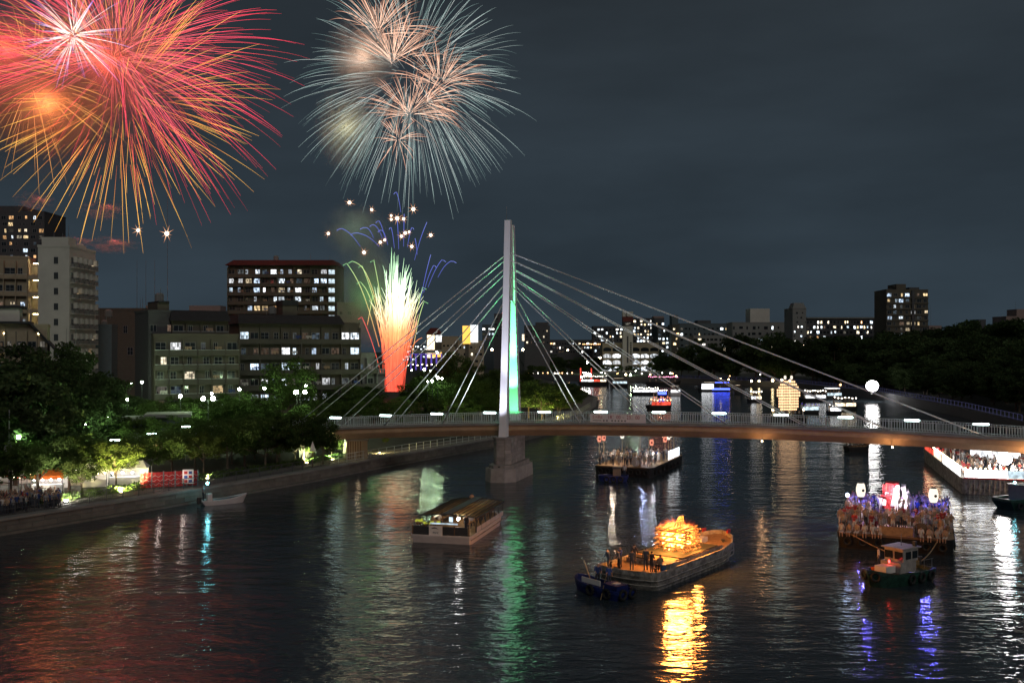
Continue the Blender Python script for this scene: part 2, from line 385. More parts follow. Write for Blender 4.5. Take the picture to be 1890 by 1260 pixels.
# fence along the left promenade
fall = resample(along(LEFT[2:12], .75), 2.0)
cut = [i for i, (p, d) in enumerate(fall) if p[0] > -25.5][0]
for fp, mt, lb in ((fall[:cut+1], 'wall_dark', 'thin dark metal fence along the near part of the left promenade'), (fall[cut:], 'rail_paint', 'pale metal fence along the promenade towards the pylon pier')):
    fence = thing('embankment_fence', lb, 'fence', (*fp[len(fp)//2][0], BANK))
    pm = MB().box(-.035,.035,-.035,.035,0,1.12).mesh('fence_post', M[mt])
    for (p, d) in fp[(0 if mt == 'wall_dark' else 1):]: put('post', pm, fence, (p[0]-fence.location.x, p[1]-fence.location.y, .1), atan2(d.y, d.x))
    for nm, z in (('top_rail', 1.12), ('middle_rail', .62), ('bottom_rail', .16)):
        mb = MB()
        for (p, d), (q, e_) in zip(fp[:-1], fp[1:]): mb.bar((p[0],p[1],BANK+.1+z), (q[0],q[1],BANK+.1+z), .05, .05)
        mb.build(nm, M[mt], fence, world=True)
    mb = MB()
    for (p, d), (q, e_) in zip(fp[:-1], fp[1:]):
        for k in range(1, 8):
            x = p[0]+(q[0]-p[0])*k/8; y = p[1]+(q[1]-p[1])*k/8; mb.box(x-.012,x+.012,y-.012,y+.012,BANK+.25,BANK+1.2)
    tag(mb.build('balusters', M['dark_metal'], fence, world=True), None, None, None, 'stuff')
# railing of the far right promenade, its violet light put in as emission
rp = resample(along(RIGHT[2:7], .6), 3.0)
rf = thing('promenade_railing', 'violet-glowing railing along the far right bank', 'railing', (*rp[10][0], 2.4))
pm = MB().box(-.05,.05,-.05,.05,0,1.2).mesh('railing_post', M['rail_violet_glow'])
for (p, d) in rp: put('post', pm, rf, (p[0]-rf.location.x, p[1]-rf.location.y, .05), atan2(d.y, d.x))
for nm, z, mt in (('top_rail', 1.2, 'rail_violet_glow'), ('bottom_rail', .15, 'rail_violet_glow')):
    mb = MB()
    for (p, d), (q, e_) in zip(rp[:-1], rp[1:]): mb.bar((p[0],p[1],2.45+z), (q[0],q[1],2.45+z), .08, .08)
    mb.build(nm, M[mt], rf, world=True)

# ------------------------------------------------------------------ the cable-stayed footbridge
DX, DY = .9612, -.2760
BX, BY = -.81, 132.06
def railz(s): return 9.03 - .00065*(s-24.5)**2
def bp(s, n, z): return Vector((BX + DX*s - DY*n, BY + DY*s + DX*n, z))
BW = 3.6; S0, S1 = -62, 104
bridge = thing('cable_stayed_footbridge', 'cable-stayed footbridge with a tall white pylon crossing the river', 'bridge', bp(0, 1.8, 0))
def ribbon(mb, prof, s0, s1, step=2.5, m=0):     # prof: closed list of (n, dz from rail top)
    k = int((s1-s0)/step); b = len(mb.v); n = len(prof)
    for i in range(k+1):
        s = s0+(s1-s0)*i/k
        for a, h in prof: mb.v.append(tuple(bp(s, a, railz(s)+h)))
    for i in range(k):
        for j in range(n):
            mb.f.append((b+i*n+j, b+(i+1)*n+j, b+(i+1)*n+(j+1)%n, b+i*n+(j+1)%n)); mb.m.append(m)
    mb.f.append(tuple(range(b, b+n))); mb.m.append(m); mb.f.append(tuple(range(b+k*n, b+k*n+n))[::-1]); mb.m.append(m)
mb = MB(); ribbon(mb, [(-.15,-1.28), (-.15,-1.42), (BW+.15,-1.42), (BW+.15,-1.28)], S0, S1); mb.build('deck_slab', M['deck'], bridge, world=True)
mb = MB(); ribbon(mb, [(-.22,-1.22), (-.22,-1.50), (-.02,-1.50), (-.02,-1.22)], S0, S1); mb.build('kerb', M['concrete'], bridge, world=True)
mb = MB(); ribbon(mb, [(BW+.02,-1.22), (BW+.02,-1.50), (BW+.22,-1.50), (BW+.22,-1.22)], S0, S1); mb.build('kerb', M['concrete'], bridge, world=True)
mb = MB(); ribbon(mb, [(.02,-1.43), (.10,-2.15), (.75,-2.95), (BW-.75,-2.95), (BW-.10,-2.15), (BW-.02,-1.43)], S0, S1); mb.build('girder', M['girder'], bridge, world=True)
seg = MB().box(-.035,.035,-.035,.035,-1.25,.0).mesh('bridge_post', M['rail_paint'])
for nn in (0.0, BW):
    mb = MB(); ribbon(mb, [(nn-.05,.03), (nn-.05,-.04), (nn+.05,-.04), (nn+.05,.03)], S0, S1); mb.build('top_rail', M['rail_paint'], bridge, world=True)
    mb = MB(); ribbon(mb, [(nn-.03,-1.08), (nn-.03,-1.14), (nn+.03,-1.14), (nn+.03,-1.08)], S0, S1); mb.build('bottom_rail', M['rail_paint'], bridge, world=True)
    s = S0
    mb = MB()
    while s < S1:
        p = bp(s, nn, railz(s)); o = bridge['_o']
        put('post', seg, bridge, (p.x-o[0], p.y-o[1], p.z-o[2]), atan2(DY, DX))
        q = s+.30
        while q < s+2.4:
            a = bp(q, nn, railz(q)); mb.box(a.x-.025,a.x+.025,a.y-.018,a.y+.018,a.z-1.1,a.z-.02); q += .30
        s += 2.5
    tag(mb.build('balusters', M['rail_paint'], bridge, world=True), None, None, None, 'stuff')
lm = MB().tube([(-.85,0,0),(-.79,0,0),(.79,0,0),(.85,0,0)], [.06,.105,.105,.06], 8).mesh('lamp_tube', M['lamp_tube'])
hm = MB(); hm.box(-.92,.92,-.06,.06,.11,.16); hm.box(-.75,-.68,-.04,.04,-.3,-.1); hm.box(.68,.75,-.04,.04,-.3,-.1); hm = hm.mesh('lamp_housing', M['steel'])
o = bridge['_o']
for k in range(0, 16):
    s = (k-3.3)*7.5 + (.0)
    p = bp(s, 0.0, railz(s)+.16); a = put('lamp_housing', hm, bridge, (p.x-o[0], p.y-o[1], p.z-o[2]+.02), atan2(DY, DX))
    put('lamp_tube', lm, a, (0,0,0))
# pylon
def leg(name, prof):                             # prof: (z, n centre, half along n, s centre, half along s)
    mb = MB(); b = 0
    for z, nc, hn, sc_, hs in prof:
        for ds, dn in ((-1,-1), (1,-1), (1,1), (-1,1)): mb.v.append(tuple(bp(sc_+ds*hs, nc+dn*hn, z)))
    for i in range(len(prof)-1):
        for j in range(4): mb.f.append((i*4+j, i*4+(j+1)%4, i*4+4+(j+1)%4, i*4+4+j)); mb.m.append(0)
    mb.f.append((3,2,1,0)); mb.m.append(0); k = len(prof)*4-4; mb.f.append((k,k+1,k+2,k+3)); mb.m.append(0)
    return mb.build(name, M['pylon_paint'], bridge, world=True)
fl = leg('pylon_leg', [(5.5,-.95,.60,-.05,.53), (7.3,-.86,.55,-.02,.49), (20,.15,.48,0,.44), (34.4,1.15,.42,0,.40)])
leg('pylon_leg', [(5.5,4.75,.68,0,.62), (8,4.6,.66,0,.62), (20,3.5,.52,0,.54), (33.9,2.42,.42,0,.42)])
mb = MB()
for z in (24.0, 28.6, 32.6): mb.bar(bp(0, 1.0, z), bp(0, 2.6, z), .5, .7)
tag(mb.build('pylon_crossbeam', M['pylon_paint'], bridge, world=True), None, None, None, 'stuff')
mb = MB(); mb.tube([bp(-.2,1.0,34.4), bp(-.2,1.0,36.2)], .03, 5); mb.build('lightning_rod', M['steel'], bridge, world=True)
mb = MB(); mb.ball(bp(.1,.55,30.6), .12, 6, 4); mb.build('anemometer', M['dark_metal'], bridge, world=True)
for ss, zt in zip([10, 19.5, 29, 38.5, 48, 58.5], [24.6, 25.9, 26.9, 28.0, 29.1, 30.05]):
    for nn, nt in ((-.1, -1), (BW+.1, 1)):
        nc = 1.8 + nt*(.80 + (34-zt)*.06)
        mb = MB(); mb.tube([bp(.3, nc, zt), bp(ss, nn, railz(ss)-1.3)], .068, 6); mb.build('stay_cable', M['cable_sheath'], bridge, world=True, smooth=True)
        mb = MB(); mb.tube([bp(ss-1.0, nn, railz(ss)-1.3+(zt-railz(ss)+1.3)/ss), bp(ss, nn, railz(ss)-1.3)], .11, 6); mb.build('cable_socket', M['steel'], bridge, world=True)
for ss, zt in zip([-9, -17.5, -25.5, -32], [23.7, 25.85, 28.0, 29.75]):
    for nn, nt in ((-.1, -1), (BW+.1, 1)):
        nc = 1.8 + nt*(.80 + (34-zt)*.06)
        mb = MB(); mb.tube([bp(-.3, nc, zt), bp(ss, nn, railz(ss)-1.3)], .068, 6); mb.build('stay_cable', M['cable_sheath'], bridge, world=True, smooth=True)
        mb = MB(); mb.tube([bp(ss+1.0, nn, railz(ss)-1.3-(zt-railz(ss)+1.3)/ss), bp(ss, nn, railz(ss)-1.3)], .11, 6); mb.build('cable_socket', M['steel'], bridge, world=True)
# floodlights of the pylon: green up the inner face of the far leg, white up the near leg
def flood(s, n, z, aim, power, col, spot, em):
    p = bp(s, n, z); q = (p.x-o[0], p.y-o[1], p.z-o[2])
    mb = MB(); mb.box(-.16,.16,-.12,.12,-.22,-.04); f = mb.build('floodlight', M['dark_metal'], bridge, q)
    d = (Vector(aim)-p)
    lamp('floodlight_beam', bridge, (q[0], q[1], q[2]+.05), power, col, .12, spot, d)
flood(.25, .7, 8.1, bp(.1, 4.4, 11), 1100, (.10,1.0,.30), 75, None)
flood(-.35, .9, 8.1, bp(0, 3.6, 18), 20000, (.11,1.0,.32), 44, None)
flood(0, .8, 8.1, bp(0, 2.9, 26), 90000, (.12,1.0,.33), 24, None)
flood(-.6, -5.2, 2.35, bp(0, 0.0, 20), 15000, (.82,.84,1.0), 34, None)
flood(.6, -5.2, 2.35, bp(0, 0.9, 31), 30000, (.82,.84,1.0), 20, None)
flood(2.2, 1.8, 8.0, bp(18, 1.8, 19), 6000, (.85,1.0,.92), 60, None)
flood(-2.2, 1.8, 7.8, bp(-15, 1.8, 18), 6000, (.85,1.0,.92), 60, None)
for s_, pw in ((63.5, 420), (48, 120), (33, 70)):    # warm lamps on brackets beside the girder
    p = bp(s_, -.75, railz(s_)-3.05); q = (p.x-o[0], p.y-o[1], p.z-o[2])
    mb = MB(); mb.bar((0,0,.05), tuple(bp(s_, .5, railz(s_)-2.75)-p), .06, .06); mb.build('lamp_bracket', M['dark_metal'], bridge, q)
    put('girder_lamp', MB().ball((0,0,0), .11, 8, 5).mesh('girder_lamp', M['lamp_gold']), bridge, q); lamp('girder_lamp_light', bridge, (q[0], q[1], q[2]-.25), pw, (1.0,.55,.25), .12)
# pier: core, footing, dressed stones
def hexa(hs, n0, n1, nose):
    return [(-hs,n0+nose), (-hs*.45,n0), (hs*.45,n0), (hs,n0+nose), (hs,n1-nose), (hs*.45,n1), (-hs*.45,n1), (-hs,n1-nose)]
def topoly(pts): return [tuple(bp(a, b, 0))[:2] for a, b in pts]
mb = MB(); mb.prism(topoly(hexa(1.12,-2.3,5.9,.7)), 1.9, 5.45); mb.build('pier_core', M['wall_stone'], bridge, world=True)
mb = MB(); mb.prism(topoly(hexa(2.05,-3.7,7.3,1.3)), -1.5, 1.7, scale=1.04, cx=bp(0,1.8,0).x, cy_=bp(0,1.8,0).y); mb.build('pier_footing', M['pier_stone'], bridge, world=True)
mb = MB(); mb.prism(topoly(hexa(1.7,-3.2,6.8,1.1)), 1.7, 2.15); mb.build('pier_step', M['pier_stone'], bridge, world=True)
mb = MB(); mb.prism(topoly(hexa(1.30,-2.55,6.1,.75)), 5.45, 5.68); mb.build('pier_cap', M['pier_stone'], bridge, world=True)
hx = hexa(1.12,-2.3,5.9,.7); zc = 2.17
for c in range(7):
    zt = zc+.465; off = .5 if c % 2 else 0
    for i in range(8):
        a = Vector(hx[i]); b = Vector(hx[(i+1)%8]); L = (b-a).length; k = max(1, round(L/1.0)); cuts = [0]+[min(1, max(0,(j+off*(k>1))/k)) for j in range(1, k)]+[1]
        for u, v_ in zip(cuts[:-1], cuts[1:]):
            if v_-u < .02: continue
            p = a+(b-a)*u; q = a+(b-a)*v_; d = (q-p).normalized(); nn_ = Vector((d.y, -d.x))
            p2 = p+d*.018; q2 = q-d*.018; t = .07+rnd.uniform(0,.025)
            mb = MB(); mb.prism([tuple(bp(*w_,0))[:2] for w_ in (p2-nn_*.02, p2+nn_*t, q2+nn_*t, q2-nn_*.02)], zc+.015, zt-.015)
            mb.build('stone', M['pier_stone'], bridge, world=True)
    zc = zt
# end supports of the deck, in the trees of each bank
for s in (-30, 66, 96):
    if s == 66: continue
    mb = MB(); mb.prism(topoly([(s-.7,.6), (s+.7,.6), (s+.7,3.0), (s-.7,3.0)]), 0, railz(s)-2.96); mb.build('end_pier', M['concrete'], bridge, world=True)
# banner hung on the rail
def text_obj(body, size, mat, name, parent, mw, squeeze=1.0):
    cu = bpy.data.curves.new('text', 'FONT'); cu.body = body; cu.size = size; cu.extrude = .004; cu.align_x = 'CENTER'; cu.align_y = 'CENTER'; cu.resolution_u = 3
    t = bpy.data.objects.new('text', cu); C.objects.link(t)
    dg = bpy.context.evaluated_depsgraph_get(); me = bpy.data.meshes.new_from_object(t.evaluated_get(dg)); bpy.data.objects.remove(t); bpy.data.curves.remove(cu)
    me.materials.clear(); me.materials.append(mat)
    ob = bpy.data.objects.new(name, me); C.objects.link(ob); ob.matrix_world = mw
    return ob
sA, sB = 11.4, 18.6
bn = thing('rail_banner', 'long white banner with red closing hours tied to the bridge railing', 'banner', bp((sA+sB)/2, -.24, railz(15)-.62), atan2(DY, DX))
mb = MB(); mb.box(-3.6,3.6,-.012,.012,-.56,.52); mb.build('cloth', M['pale_banner'], bn)
def on_banner(body, size, x, z, mat, name, sx=1.0):
    t = text_obj(body, size, mat, name, bn, Matrix.Identity(4)); t.parent = bn
    t.location = (x, -.022, z); t.rotation_euler = (R(90), 0, 0); t.scale = (sx, 1, 1); return t
on_banner('立入禁止', .48, -2.62, .12, M['red_ink'], 'lettering', .72)
on_banner('18：00', .66, -.45, .12, M['red_ink'], 'lettering', .85)
on_banner('~', .5, .72, .12, M['dark_ink'], 'lettering')
on_banner('23：00', .66, 2.0, .12, M['red_ink'], 'lettering', .85)
mb = MB()
for i in range(7): mb.box(-1.9+i*.42+(.25 if i > 1 else 0),-1.7+i*.42+(.25 if i > 1 else 0),-.02,-.013,-.40,-.24)
mb.box(-3.25,-2.1,-.02,-.013,-.36,-.28)
tag(mb.build('small_print', M['dark_ink'], bn), None, None, None, 'stuff')

# ------------------------------------------------------------------ buildings
WC = {}
def window_mesh(w, h, lit, plain=False):
    key = (round(w,2), round(h,2), lit, plain)
    if key in WC: return WC[key]
    mb = MB(); t = .07
    mb.box(-w/2, w/2, -.03, .03, 0, h, 1)
    if not plain:
        mb.box(-w/2-t, -w/2, -.08, .03, -t, h+t); mb.box(w/2, w/2+t, -.08, .03, -t, h+t)
        mb.box(-w/2, w/2, -.08, .03, -t, 0); mb.box(-w/2, w/2, -.08, .03, h, h+t)
        mb.box(-.035, .035, -.07, -.031, 0, h)
        if h > 1.5: mb.box(-w/2, -.036, -.06, -.031, h*.52, h*.52+.05); mb.box(.036, w/2, -.06, -.031, h*.52, h*.52+.05)
    WC[key] = mb.mesh('window', [M['window_frame'], M[lit]]); return WC[key]
def pick(r, wts):                                # weights: cool, warm, dim, dark
    t = r.random()*sum(wts)
    for nm, w in zip(('lit_cool', 'lit_warm', 'lit_dim', 'glass_dark'), wts):
        t -= w
        if t <= 0: return nm
    return 'glass_dark'
FARLIT = {'lit_cool': 'far_lit_cool', 'lit_warm': 'far_lit_warm'}
ACM = MB().box(-.4,.4,-.16,.16,0,.62).mesh('air_conditioner', M['wall_white'])
DPM = MB().box(-.05,.05,-.05,.05,0,1).mesh('downpipe', M['wall_dark'])
LAUN = []
for k_ in range(3):
    mb = MB(); x_ = -.6
    for w__, h__ in ((.3,.5), (.45,.7), (.25,.45), (.35,.6)): mb.box(x_,x_+w__-.05,-.01,.01,.75-h__,.75); x_ += w__
    LAUN.append(mb.mesh('laundry', M[('coat_white','coat_blue','coat_tan')[k_]]))
def building(label, pl, Yl, pr, Yr, ytop, depth, floors, cols, wall, wts, zb=1.4, win=(1.7,1.6), balcony=None, par='parapet',
             seed=1, name='apartment_block', cat='building', roof=None, plain=False, top=.9, low=0.0, side=0, group=None, sill=.75, skip=None, parts=True, fixed=False):
    r = random.Random(seed)
    A = P(pl, ytop, Yl); B = P(pr, ytop, Yr); W = hypot(B.x-A.x, B.y-A.y); Ht = A.z-zb
    b = thing(name, label, cat, (A.x, A.y, zb), atan2(B.y-A.y, B.x-A.x), group)
    b['W'] = W; b['H'] = Ht; b['D'] = depth
    MB().box(0,W,0,depth,0,Ht).build('wall', M[wall], b)
    mb = MB()
    for x0,x1,y0,y1 in ((-.1,W+.1,-.1,.12), (-.1,W+.1,depth-.12,depth+.1), (-.1,.12,.12,depth-.12), (W-.12,W+.1,.12,depth-.12)): mb.box(x0,x1,y0,y1,Ht-.02,Ht+.5)
    mb.build('roof_parapet', M[roof or wall], b)
    fh = (Ht-top)/floors; bw = W/cols
    bd = 1.2 if balcony else 0
    for f in range(floors):
        z = f*fh
        if z + zb < low: continue
        if balcony:
            MB().box(.02,W-.02,-bd,0,z-.08,z+.1).build('balcony_slab', M[wall], b)
            if balcony == 'full': MB().box(0,W,-bd-.08,-bd,z-.12,z+1.0).build('balcony_front', M[par], b)
            else:
                for c in range(cols):
                    if (c+f) % 1 == 0: MB().box(c*bw+.12,(c+1)*bw-.12,-bd-.06,-bd,z+.1,z+1.02).build('balcony_front', M[par], b)
                    MB().box(c*bw+.1,(c+1)*bw-.1,-bd-.10,-bd+.03,z+1.02,z+1.1).build('handrail', M['rail_paint'], b)
        for c in range(cols):
            if skip and skip(f, c): continue
            pk = pick(r, wts); kf = r.choice((1.0,1.0,.55,.75,.4)) if not fixed else 1.0; kh = r.choice((1.0,1.0,.8)) if not fixed else 1.0
            put('window', window_mesh(win[0]*kf, win[1]*kh, FARLIT.get(pk, pk) if plain else pk, plain), b, ((c+.5)*bw + r.uniform(-.5,.5)*max(0,bw-win[0]*kf-.5), -.02, z+sill+win[1]*(1-kh)))
        if balcony and not plain:
            for c in range(cols):
                q = r.random(); x = (c+.5)*bw
                if q < .35: put('air_conditioner', ACM, b, (x+r.uniform(-.35,.35)*bw, -.55, z+.1))
                elif q < .55: put('laundry', LAUN[int(r.random()*3)], b, (x+r.uniform(-.2,.2)*bw, -.95, z+1.0))
                if c % 2: put('downpipe', DPM, b, (c*bw, -.12, z), scale=(1,1,fh))
        for c in range(side):
            put('window', window_mesh(win[0]*.8, win[1], pick(r, wts), plain), b, (W+.02, (c+.5)*depth/side, z+sill), pi/2)
    if balcony and parts:
        for c in range(0, cols+1, 2 if cols > 5 else 1):
            MB().box(min(max(c*bw-.08,.02),W-.18),min(max(c*bw+.08,.18),W-.02),-bd-.02,-.0,max(0,low-zb),Ht-top+.2).build('partition', M[wall], b)
    return b
def rooftop(b, x0, x1, y0, y1, h, wall, name='rooftop_house', z=None):
    z = b['H'] if z is None else z
    return MB().box(x0*b['W'], x1*b['W'], y0*b['D'], y1*b['D'], z, z+h).build(name, M[wall], b)
def antenna(b, x, y, h, z=None):
    z = b['H'] if z is None else z
    mb = MB(); mb.tube([(x*b['W'], y*b['D'], z), (x*b['W'], y*b['D'], z+h)], [.09,.04], 5)
    mb.build('antenna', M['steel'], b)

# far left: dark tower block behind
b = building('tall dark tower block at the far left with scattered lit windows', -40, 420, 82, 420, 392, 20, 26, 9, 'wall_dark', (.10,.22,.08,.6), win=(1.9,1.5), low=50, seed=3, sill=.7)
rooftop(b, .0, .63, .1, .9, 3.0, 'wall_dark'); rooftop(b, .66, .95, .1, .9, -6.0+6.5, 'wall_dark')
# lit stair building
b = building('cream apartment block with brightly lit open stair landings', -60, 232, 52, 236, 474, 12, 9, 5, 'wall_cream', (.10,.12,.2,.58), win=(2.3,1.8), balcony='bay', par='wall_cream', seed=9, low=14)
W_, H_ = b['W'], b['H']; fh = (H_-.9)/9
for f in range(4, 9):
    z = f*fh
    mb = MB(); x0 = W_+.05; x1 = W_+2.9
    mb.box(x0,x1,-1.0,4,z-.12,z+.06); mb.box(x0,x1,3.9,4.0,z+.06,z+fh-.12); mb.box(x0,x1,-1.06,-1.0,z-.12,z+.95)
    mb.box(x0,x0+.1,-1.0,3.9,z+.06,z+fh-.12)
    l_ = mb.build('stair_landing', M['wall_cream'], b)
    put('landing_lamp', MB().box(-.5,.5,-.12,.12,-.1,0).mesh('landing_lamp', M['landing_glow']), l_, ((x0+x1)/2, 1.2, z+fh-.16))
# white slab tower
b = building('white slab tower with one column of small dark windows', 70, 215, 128, 215, 456, 13.5, 11, 1, 'wall_white', (0,.0,.02,1), win=(.85,1.3), seed=5, low=10, name='slab_tower', sill=1.0, skip=lambda f, c: True)
W_, H_, D_ = b['W'], b['H'], b['D']; fh = (H_-1)/11
for f in range(2, 11):
    z = f*fh
    put('window', window_mesh(.8, 1.35, 'glass_dark'), b, (W_*.58, -.02, z+.8))
    for k in range(5): put('window', window_mesh(.95, 1.2, 'glass_dark' if rnd.random() < .93 else 'lit_warm'), b, (W_+.02, 1.3+k*2.6, z+.95), pi/2)
    for k in range(5):
        y = 1.5+k*2.55
        s_ = MB().box(W_,W_+1.0,y-1.0,y+1.0,z-.08,z+.08).build('balcony_slab', M['wall_white'], b)
        mb = MB(); mb.box(W_+.94,W_+1.0,y-1.0,y+1.0,z+.1,z+.95); mb.build('balcony_front', M['wall_grey'], b)
        mb = MB(); q = z+1.15; mb.box(W_+.05,W_+.9,y+.35,y+1.15,q,q+.1); mb.box(W_+.05,W_+.9,y+.35,y+1.15,q+1.2,q+1.3); mb.box(W_+.05,W_+.9,y+.35,y+.45,q+.1,q+1.2); mb.box(W_+.05,W_+.9,y+1.05,y+1.15,q+.1,q+1.2)
        mb.build('bay_frame', M['wall_white'], b)
        MB().box(W_+.3,W_+.7,y-.9,y-.3,z+.1,z+.75).build('air_conditioner', M['wall_grey'], b)
rooftop(b, .1, .95, .02, .3, 2.2, 'wall_white'); rooftop(b, .3, .9, .45, .75, 1.2, 'wall_white'); rooftop(b, .05, .5, .8, .98, 1.6, 'wall_white')
mb = MB(); mb.lathe([(.02,0),(.9,0),(.9,1.4),(.5,1.7),(.02,1.8)], 10, (W_*.7,10,H_)); mb.build('water_tank', M['wall_white'], b)
antenna(b, .8, .2, 5)
# annex at its foot
b = building('pale low annex with tall slot windows at the foot of the white tower', 128, 190, 166, 192, 655, 10, 2, 4, 'wall_white', (0,0,.1,.9), win=(.5,2.2), seed=6, name='annex_building', zb=1.4, top=.5)
# low building with slanting roof, warm lamps
b = building('low cream building with slanting dark roof and small warm gallery lamps', -30, 178, 88, 182, 602, 10, 5, 6, 'wall_cream', (.05,.05,.2,.7), win=(1.3,1.2), balcony='full', par='wall_olive', seed=12, low=8)
W_, H_ = b['W'], b['H']
mb = MB(); mb.v += [(-.3,-1.6,H_+.5), (W_*.72,-1.6,H_+.5), (W_+2.2,-1.6,H_-5.6), (W_+2.2,10.2,H_-5.6), (W_*.72,10.2,H_+.5), (-.3,10.2,H_+.5), (-.3,-1.6,H_+.9), (W_*.73,-1.6,H_+.9), (W_+2.5,-1.6,H_-5.4), (W_+2.5,10.2,H_-5.4), (W_*.73,10.2,H_+.9), (-.3,10.2,H_+.9)]
for q in ((0,1,7,6),(1,2,8,7),(2,3,9,8),(3,4,10,9),(4,5,11,10),(5,0,6,11),(6,7,10,11),(7,8,9,10),(0,5,4,1),(1,4,3,2)): mb.f.append(q); mb.m.append(0)
mb.build('slanting_roof', M['roof_dark'], b)
MB().box(0,W_*.55,1,9,H_+.9,H_+3.4).build('roof_house', M['wall_white'], b)
MB().box(-.4,W_*.62,.4,9.6,H_+3.4,H_+3.8).build('roof_house_cap', M['roof_dark'], b)
fh = (H_-.9)/5
lm2 = MB().box(-.16,.16,-.05,.05,-.14,.14).mesh('gallery_lamp', M['lamp_gold'])
for f in (2, 3, 4):
    for xx in (.32, .86): put('gallery_lamp', lm2, b, (W_*xx, -.06, f*fh+fh-.35))
# dull block between
b = building('wide unlit grey block between the white tower and the brown flats', 172, 300, 292, 300, 574, 20, 4, 3, 'wall_olive', (0,0,0,1), win=(1.6,2.2), seed=8, name='office_block', low=10)
rooftop(b, .0, .75, .1, .8, 1.0, 'wall_olive')
for x in (.52, .66, .8): antenna(b, x, .4, 16)
antenna(b, .93, .6, 38)
b = building('narrow pale blue block with a rooftop tank beside the white tower', 172, 235, 206, 236, 602, 10, 3, 1, 'wall_slate', (0,0,0,1), win=(1,1), seed=8, name='office_block', low=30)
mb = MB(); mb.lathe([(.02,0),(.7,0),(.7,1.2),(.3,1.6),(.02,1.7)], 10, (2,3,b['H'])); mb.build('water_tank', M['wall_grey'], b)
b = building('small pale green house in the gap beside the brown flats', 258, 225, 292, 226, 668, 9, 2, 2, 'wall_slate', (0,0,.2,.8), win=(1.2,1.2), seed=28, name='house')
# brown flats, nearest
wb = (.06,.03,.30,.61)
b = building('nearest brown apartment block with bay balconies and stepped dark roof', 284, 196, 440, 203, 620, 14, 6, 6, 'wall_brown', wb, win=(1.9,1.75), balcony='bay', par='wall_olive', seed=21, low=3, side=2)
W_, H_ = b['W'], b['H']; fh = (H_-.9)/6
for f, c, nm in ((5,1,'lit_cool'), (2,4,'lit_warm'), (1,3,'lit_cool'), (1,4,'lit_cool')):
    put('window', window_mesh(1.9, 1.75, nm), b, ((c+.5)*W_/6, -.14, f*fh+.75))
b = building('upper set-back storeys of brown flats under a dark mansard roof', 316, 202, 421, 207, 592, 12, 1, 4, 'wall_brown', (.0,.0,.5,.5), win=(1.8,1.5), balcony='bay', par='wall_olive', seed=33, zb=22.4-2.8, name='penthouse_block')
W_, H_ = b['W'], b['H']
mb = MB(); mb.v += [(-.4,-1.5,H_), (W_+.4,-1.5,H_), (W_+.4,12,H_), (-.4,12,H_), (.1,.6,H_+2.2), (W_-.1,.6,H_+2.2), (W_-.1,11,H_+2.2), (.1,11,H_+2.2)]
for q in ((0,1,5,4),(1,2,6,5),(2,3,7,6),(3,0,4,7),(4,5,6,7),(3,2,1,0)): mb.f.append(q); mb.m.append(0)
mb.build('mansard_roof', M['roof_dark'], b)
b = building('dark stair tower with a rooftop box beside brown flats', 274, 200, 322, 203, 576, 10, 6, 2, 'wall_dark', (.0,.02,.08,.9), win=(1.2,1.3), seed=37, name='stair_tower', low=10)
rooftop(b, .4, .85, .1, .8, 2.0, 'wall_brown'); rooftop(b, .42, .83, .05, .85, .35, 'roof_dark', 'cap', b['H']+2.0)
# second flats, wide, many white windows
b = building('wide olive apartment block with bright white windows and long balconies', 440, 214, 663, 226, 597, 14, 6, 12, 'wall_brown', (.20,.03,.30,.47), win=(1.7,1.6), balcony='full', seed=44, low=2, side=2, par='wall_olive')
W_, H_ = b['W'], b['H']; fh = (H_-.9)/6
mb = MB(); mb.v += [(-.4,-1.5,H_), (W_*.86,-1.5,H_), (W_*.86,14,H_), (-.4,14,H_), (.1,.6,H_+2.0), (W_*.86-.6,.6,H_+2.0), (W_*.86-.6,13,H_+2.0), (.1,13,H_+2.0)]
for q in ((0,1,5,4),(1,2,6,5),(2,3,7,6),(3,0,4,7),(4,5,6,7),(3,2,1,0)): mb.f.append(q); mb.m.append(0)
mb.build('mansard_roof', M['roof_dark'], b)
rooftop(b, .38, .50, .2, .6, 4.2, 'wall_brown'); rooftop(b, .375, .505, .18, .62, 1.2, 'roof_dark', 'cap', H_+4.2)
for f, c, nm in ((5,0,'lit_cool'), (5,10,'lit_cool'), (5,11,'lit_cool'), (4,11,'lit_cool'), (4,4,'lit_cool'), (3,5,'lit_cool'), (3,4,'lit_cool'), (2,8,'lit_cool'), (1,11,'lit_cool')):
    put('window', window_mesh(1.9, 1.6, nm), b, ((c+.5)*W_/12, -.14, f*fh+.85))
b = building('dull end wing stepping down beside the olive flats', 655, 228, 692, 231, 655, 12, 4, 2, 'wall_grey', (.0,0,.1,.9), win=(1.4,1.4), balcony='full', seed=46, low=5, par='wall_olive')
b = building('dim slab block behind the fountain of sparks', 622, 330, 665, 332, 560, 16, 8, 3, 'wall_grey', (.0,.0,.03,.97), win=(1.2,1.2), seed=47, low=14)
